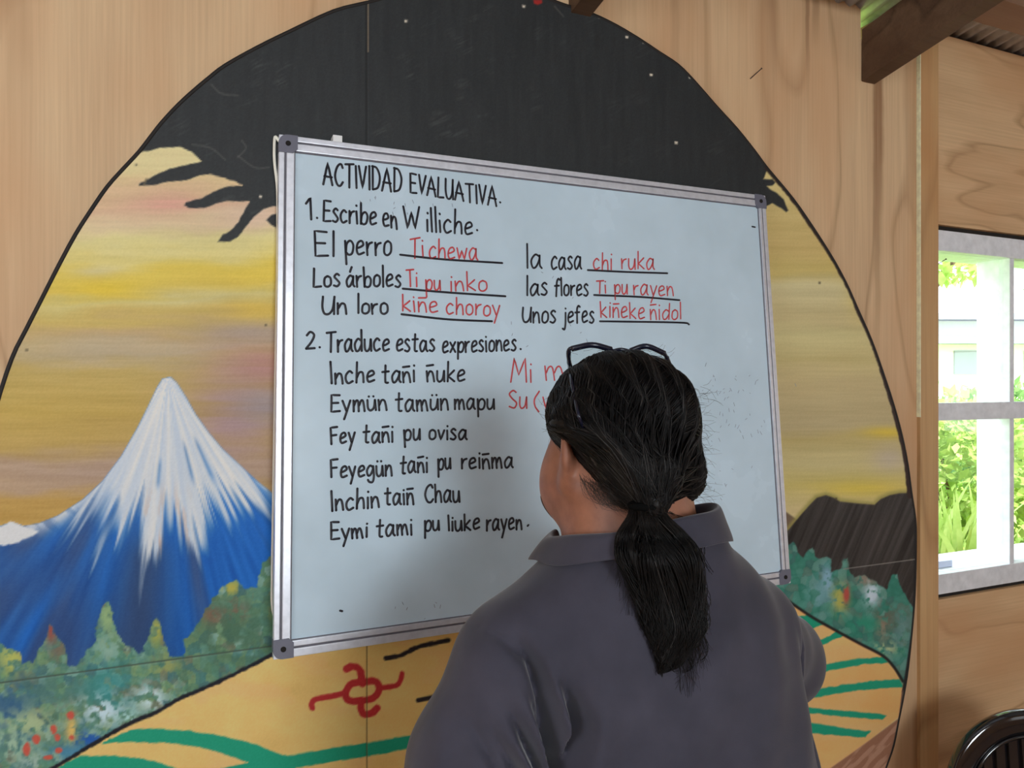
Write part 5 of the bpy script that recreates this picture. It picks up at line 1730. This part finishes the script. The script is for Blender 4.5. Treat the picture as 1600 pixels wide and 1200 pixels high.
def leafmat(name, a, b):
    t = NT(name)
    n_ = t.noise(t.mapped((1, 1, 1)), 9, 3)
    t.l(t.ramp(n_, [(.35, a), (.65, b)]), t.b.inputs['Base Color'])
    t.b.inputs['Roughness'].default_value = .45
    t.b.inputs['Transmission Weight'].default_value = 0
    tl_ = t.n('ShaderNodeBsdfTranslucent')
    t.l(t.ramp(n_, [(.35, a), (.65, b)]), tl_.inputs[0])
    mx_ = t.n('ShaderNodeMixShader'); mx_.inputs[0].default_value = .4
    t.l(t.b.outputs[0], mx_.inputs[1]); t.l(tl_.outputs[0], mx_.inputs[2])
    t.l(mx_.outputs[0], t.t.nodes['Material Output'].inputs[0])
    return t.m
ML1 = leafmat('bright_leaves', (.34, .52, .12, 1), (.58, .70, .26, 1))
ML2 = leafmat('deep_green_leaves', (.14, .32, .09, 1), (.32, .50, .16, 1))
def leaves(n, cen_, rad, size, name, mat, parent):
    """folded pointed leaves spread through an egg-shaped crown"""
    d = orr.normal(size=(n, 3)); d /= np.linalg.norm(d, axis=1)[:, None]
    r = orr.uniform(.25, 1, n) ** .45
    c = np.array(cen_) + d * r[:, None] * np.array(rad)
    dirv = orr.normal(size=(n, 3)) + d * .8 - np.array((0, 0, .35)); dirv /= np.linalg.norm(dirv, axis=1)[:, None]
    nrm = orr.normal(size=(n, 3)) + np.array((0, 0, 1.2))
    sd = np.cross(dirv, nrm); sd /= np.linalg.norm(sd, axis=1)[:, None]
    up = np.cross(sd, dirv)
    s = size * orr.uniform(.6, 1.3, n)[:, None]
    V = np.stack([c, c + dirv * s * .45 + sd * s * .26 + up * s * .06, c + dirv * s, c + dirv * s * .45 - sd * s * .26 + up * s * .06], 1).reshape(-1, 3)
    Q = np.arange(4 * n).reshape(n, 4)
    return link_mesh(name, np_mesh(name, V, Q), mat, parent)
def shrub(pos, rad, n, size, mat, label, group=None):
    o = thing('shrub', label, 'shrub', pos, group)
    c = (pos[0], pos[1], pos[2] + rad[2] * .95)
    leaves(n, c, rad, size, 'foliage', mat, o)
    m = MB()
    for k in range(5):
        a = orr.uniform(0, 6.28)
        q = (c[0] + rad[0] * .5 * math.cos(a), c[1] + rad[1] * .5 * math.sin(a), c[2] + .1)
        m.tube([(pos[0] + .02 * math.cos(a), pos[1] + .02 * math.sin(a), pos[2] - .03), ((pos[0] + q[0]) / 2, (pos[1] + q[1]) / 2, pos[2] + rad[2] * .6), q], [.014, .010, .004], 6)
    m.build('stems', M_BEAM, o)
    return o
def gpt(px, Zd):
    """ground point below the sight line of photo column px at depth Zd"""
    p = at_depth(px, 600, Zd); return (p[0], p[1], gz_(p[1]))
shrub(gpt(1500, 4.5), (.42, .40, .44), 2600, .085, ML1, 'bright leafy shrub seen through the lower left window pane')
shrub(gpt(1568, 5.6), (.48, .45, .48), 2200, .09, ML2, 'deeper green shrub standing behind the bright shrub beyond the window')
shrub(gpt(1790, 4.2), (.36, .40, .44), 2200, .085, ML1, 'bright shrub seen through the lower right window pane')
shrub(gpt(1440, 6.9), (.48, .45, .44), 1500, .09, ML2, 'green shrub half hidden behind the left window stile')
# sword-leaved clump in front
def clump(pos, n, h, label):
    o = thing('sword_leaf_plant', label, 'plant', pos)
    V, Q = [], []
    for k in range(n):
        a = orr.uniform(0, 6.28); lean = orr.uniform(.05, .75); hh = h * orr.uniform(.6, 1.1); w = orr.uniform(.010, .018)
        sx, sy = -math.sin(a), math.cos(a)
        b = len(V)
        ox, oy = orr.normal(0, .05, 2)
        for j in range(8):
            t = j / 7
            out = lean * hh * t ** 1.7
            z = hh * (t - .35 * lean * t * t)
            ww = w * (1 - t ** 2.2) + .001
            x = pos[0] + ox + math.cos(a) * out; y = pos[1] + oy + math.sin(a) * out
            V += [(x + sx * ww, y + sy * ww, pos[2] - .02 + z), (x - sx * ww, y - sy * ww, pos[2] - .02 + z)]
        for j in range(7):
            Q.append((b + 2 * j, b + 2 * j + 1, b + 2 * j + 3, b + 2 * j + 2))
    link_mesh('blades', np_mesh('blades', np.array(V), np.array(Q)), ML1, o)
    return o
clump(gpt(1488, 3.35), 46, .62, 'clump of long sword shaped leaves outside the lower left pane')
clump(gpt(1568, 3.7), 18, .36, 'lower clump of arching grassy leaves right of the sword leaf clump')
clump(gpt(1625, 3.4), 30, .5, 'clump of sword shaped leaves outside the lower right pane')
# pale shed with two roof lines
sp = at_depth(1530, 600, 12.0)
shed = thing('shed', 'white sunlit shed far behind the garden shrubs', 'shed', (sp[0], sp[1], .6))
MW = plain('sunlit_whitewash', (.82, .82, .80, 1), .8, vary=.03)
MR = plain('grey_sheet_roof', alb(120, 120, 138), .6, vary=.1)
Mx = Matrix.Translation((sp[0], sp[1], 0)) @ Matrix.Rotation(-math.radians(24), 4, 'Z')
MB().box((-3, 0, .4), (3, 2.2, 2.22), 0, Mx).build('shed_wall', MW, shed)
MB().box((-3.2, -.25, 2.22), (3.2, 2.4, 2.33), 0, Mx).build('shed_roof', MR, shed)
MB().box((-3.1, -.12, 2.60), (3.1, 2.3, 2.70), 0, Mx).build('upper_roof', MR, shed)
MB().box((-3, .2, 2.28), (3, 2.2, 2.60), 0, Mx).build('gable', MW, shed)
for k in range(5):
    MB().box((-2.6 + k * 1.1, -.03, 1.75), (-1.95 + k * 1.1, .0, 2.12), 0, Mx).build('shed_opening', MR, shed)
# tree whose branches hang into the top of the view
def tree(pos, crown, rad, n, label, mat, sz=.16, tr_=.13):
    o = thing('tree', label, 'tree', pos, None)
    MB().tube(spline([(pos[0], pos[1], pos[2] - .1), (pos[0] + .08, pos[1], (pos[2] + crown[2]) / 2), crown], 6), np.linspace(tr_, tr_ * .3, 13).tolist(), 10).build('trunk', M_BEAM, o, True)
    leaves(n, crown, rad, sz, 'crown', mat, o)
p_ = at_depth(1470, 600, 9.0)
tree((p_[0] - .6, p_[1] + .3, gz_(p_[1])), (p_[0] + .25, p_[1], 3.10), (.8, .6, .26), 420, 'leafy tree reaching into the top of the left window pane', ML1)
p_ = at_depth(1790, 600, 8.0)
tree((p_[0], p_[1], gz_(p_[1])), (p_[0] - .3, p_[1], 2.7), (.9, .8, .9), 1500, 'green tree beyond the right window pane', ML2)
# leaves above the wall, seen in the gap under the roof
p_ = at_depth(1354, 20, 4.6)
tree((p_[0] - .5, p_[1] + .6, gz_(p_[1])), (p_[0], p_[1] + .2, p_[2] + .1), (.9, .6, .8), 1500, 'bright tree glimpsed in the gap between wall and roof', ML1)
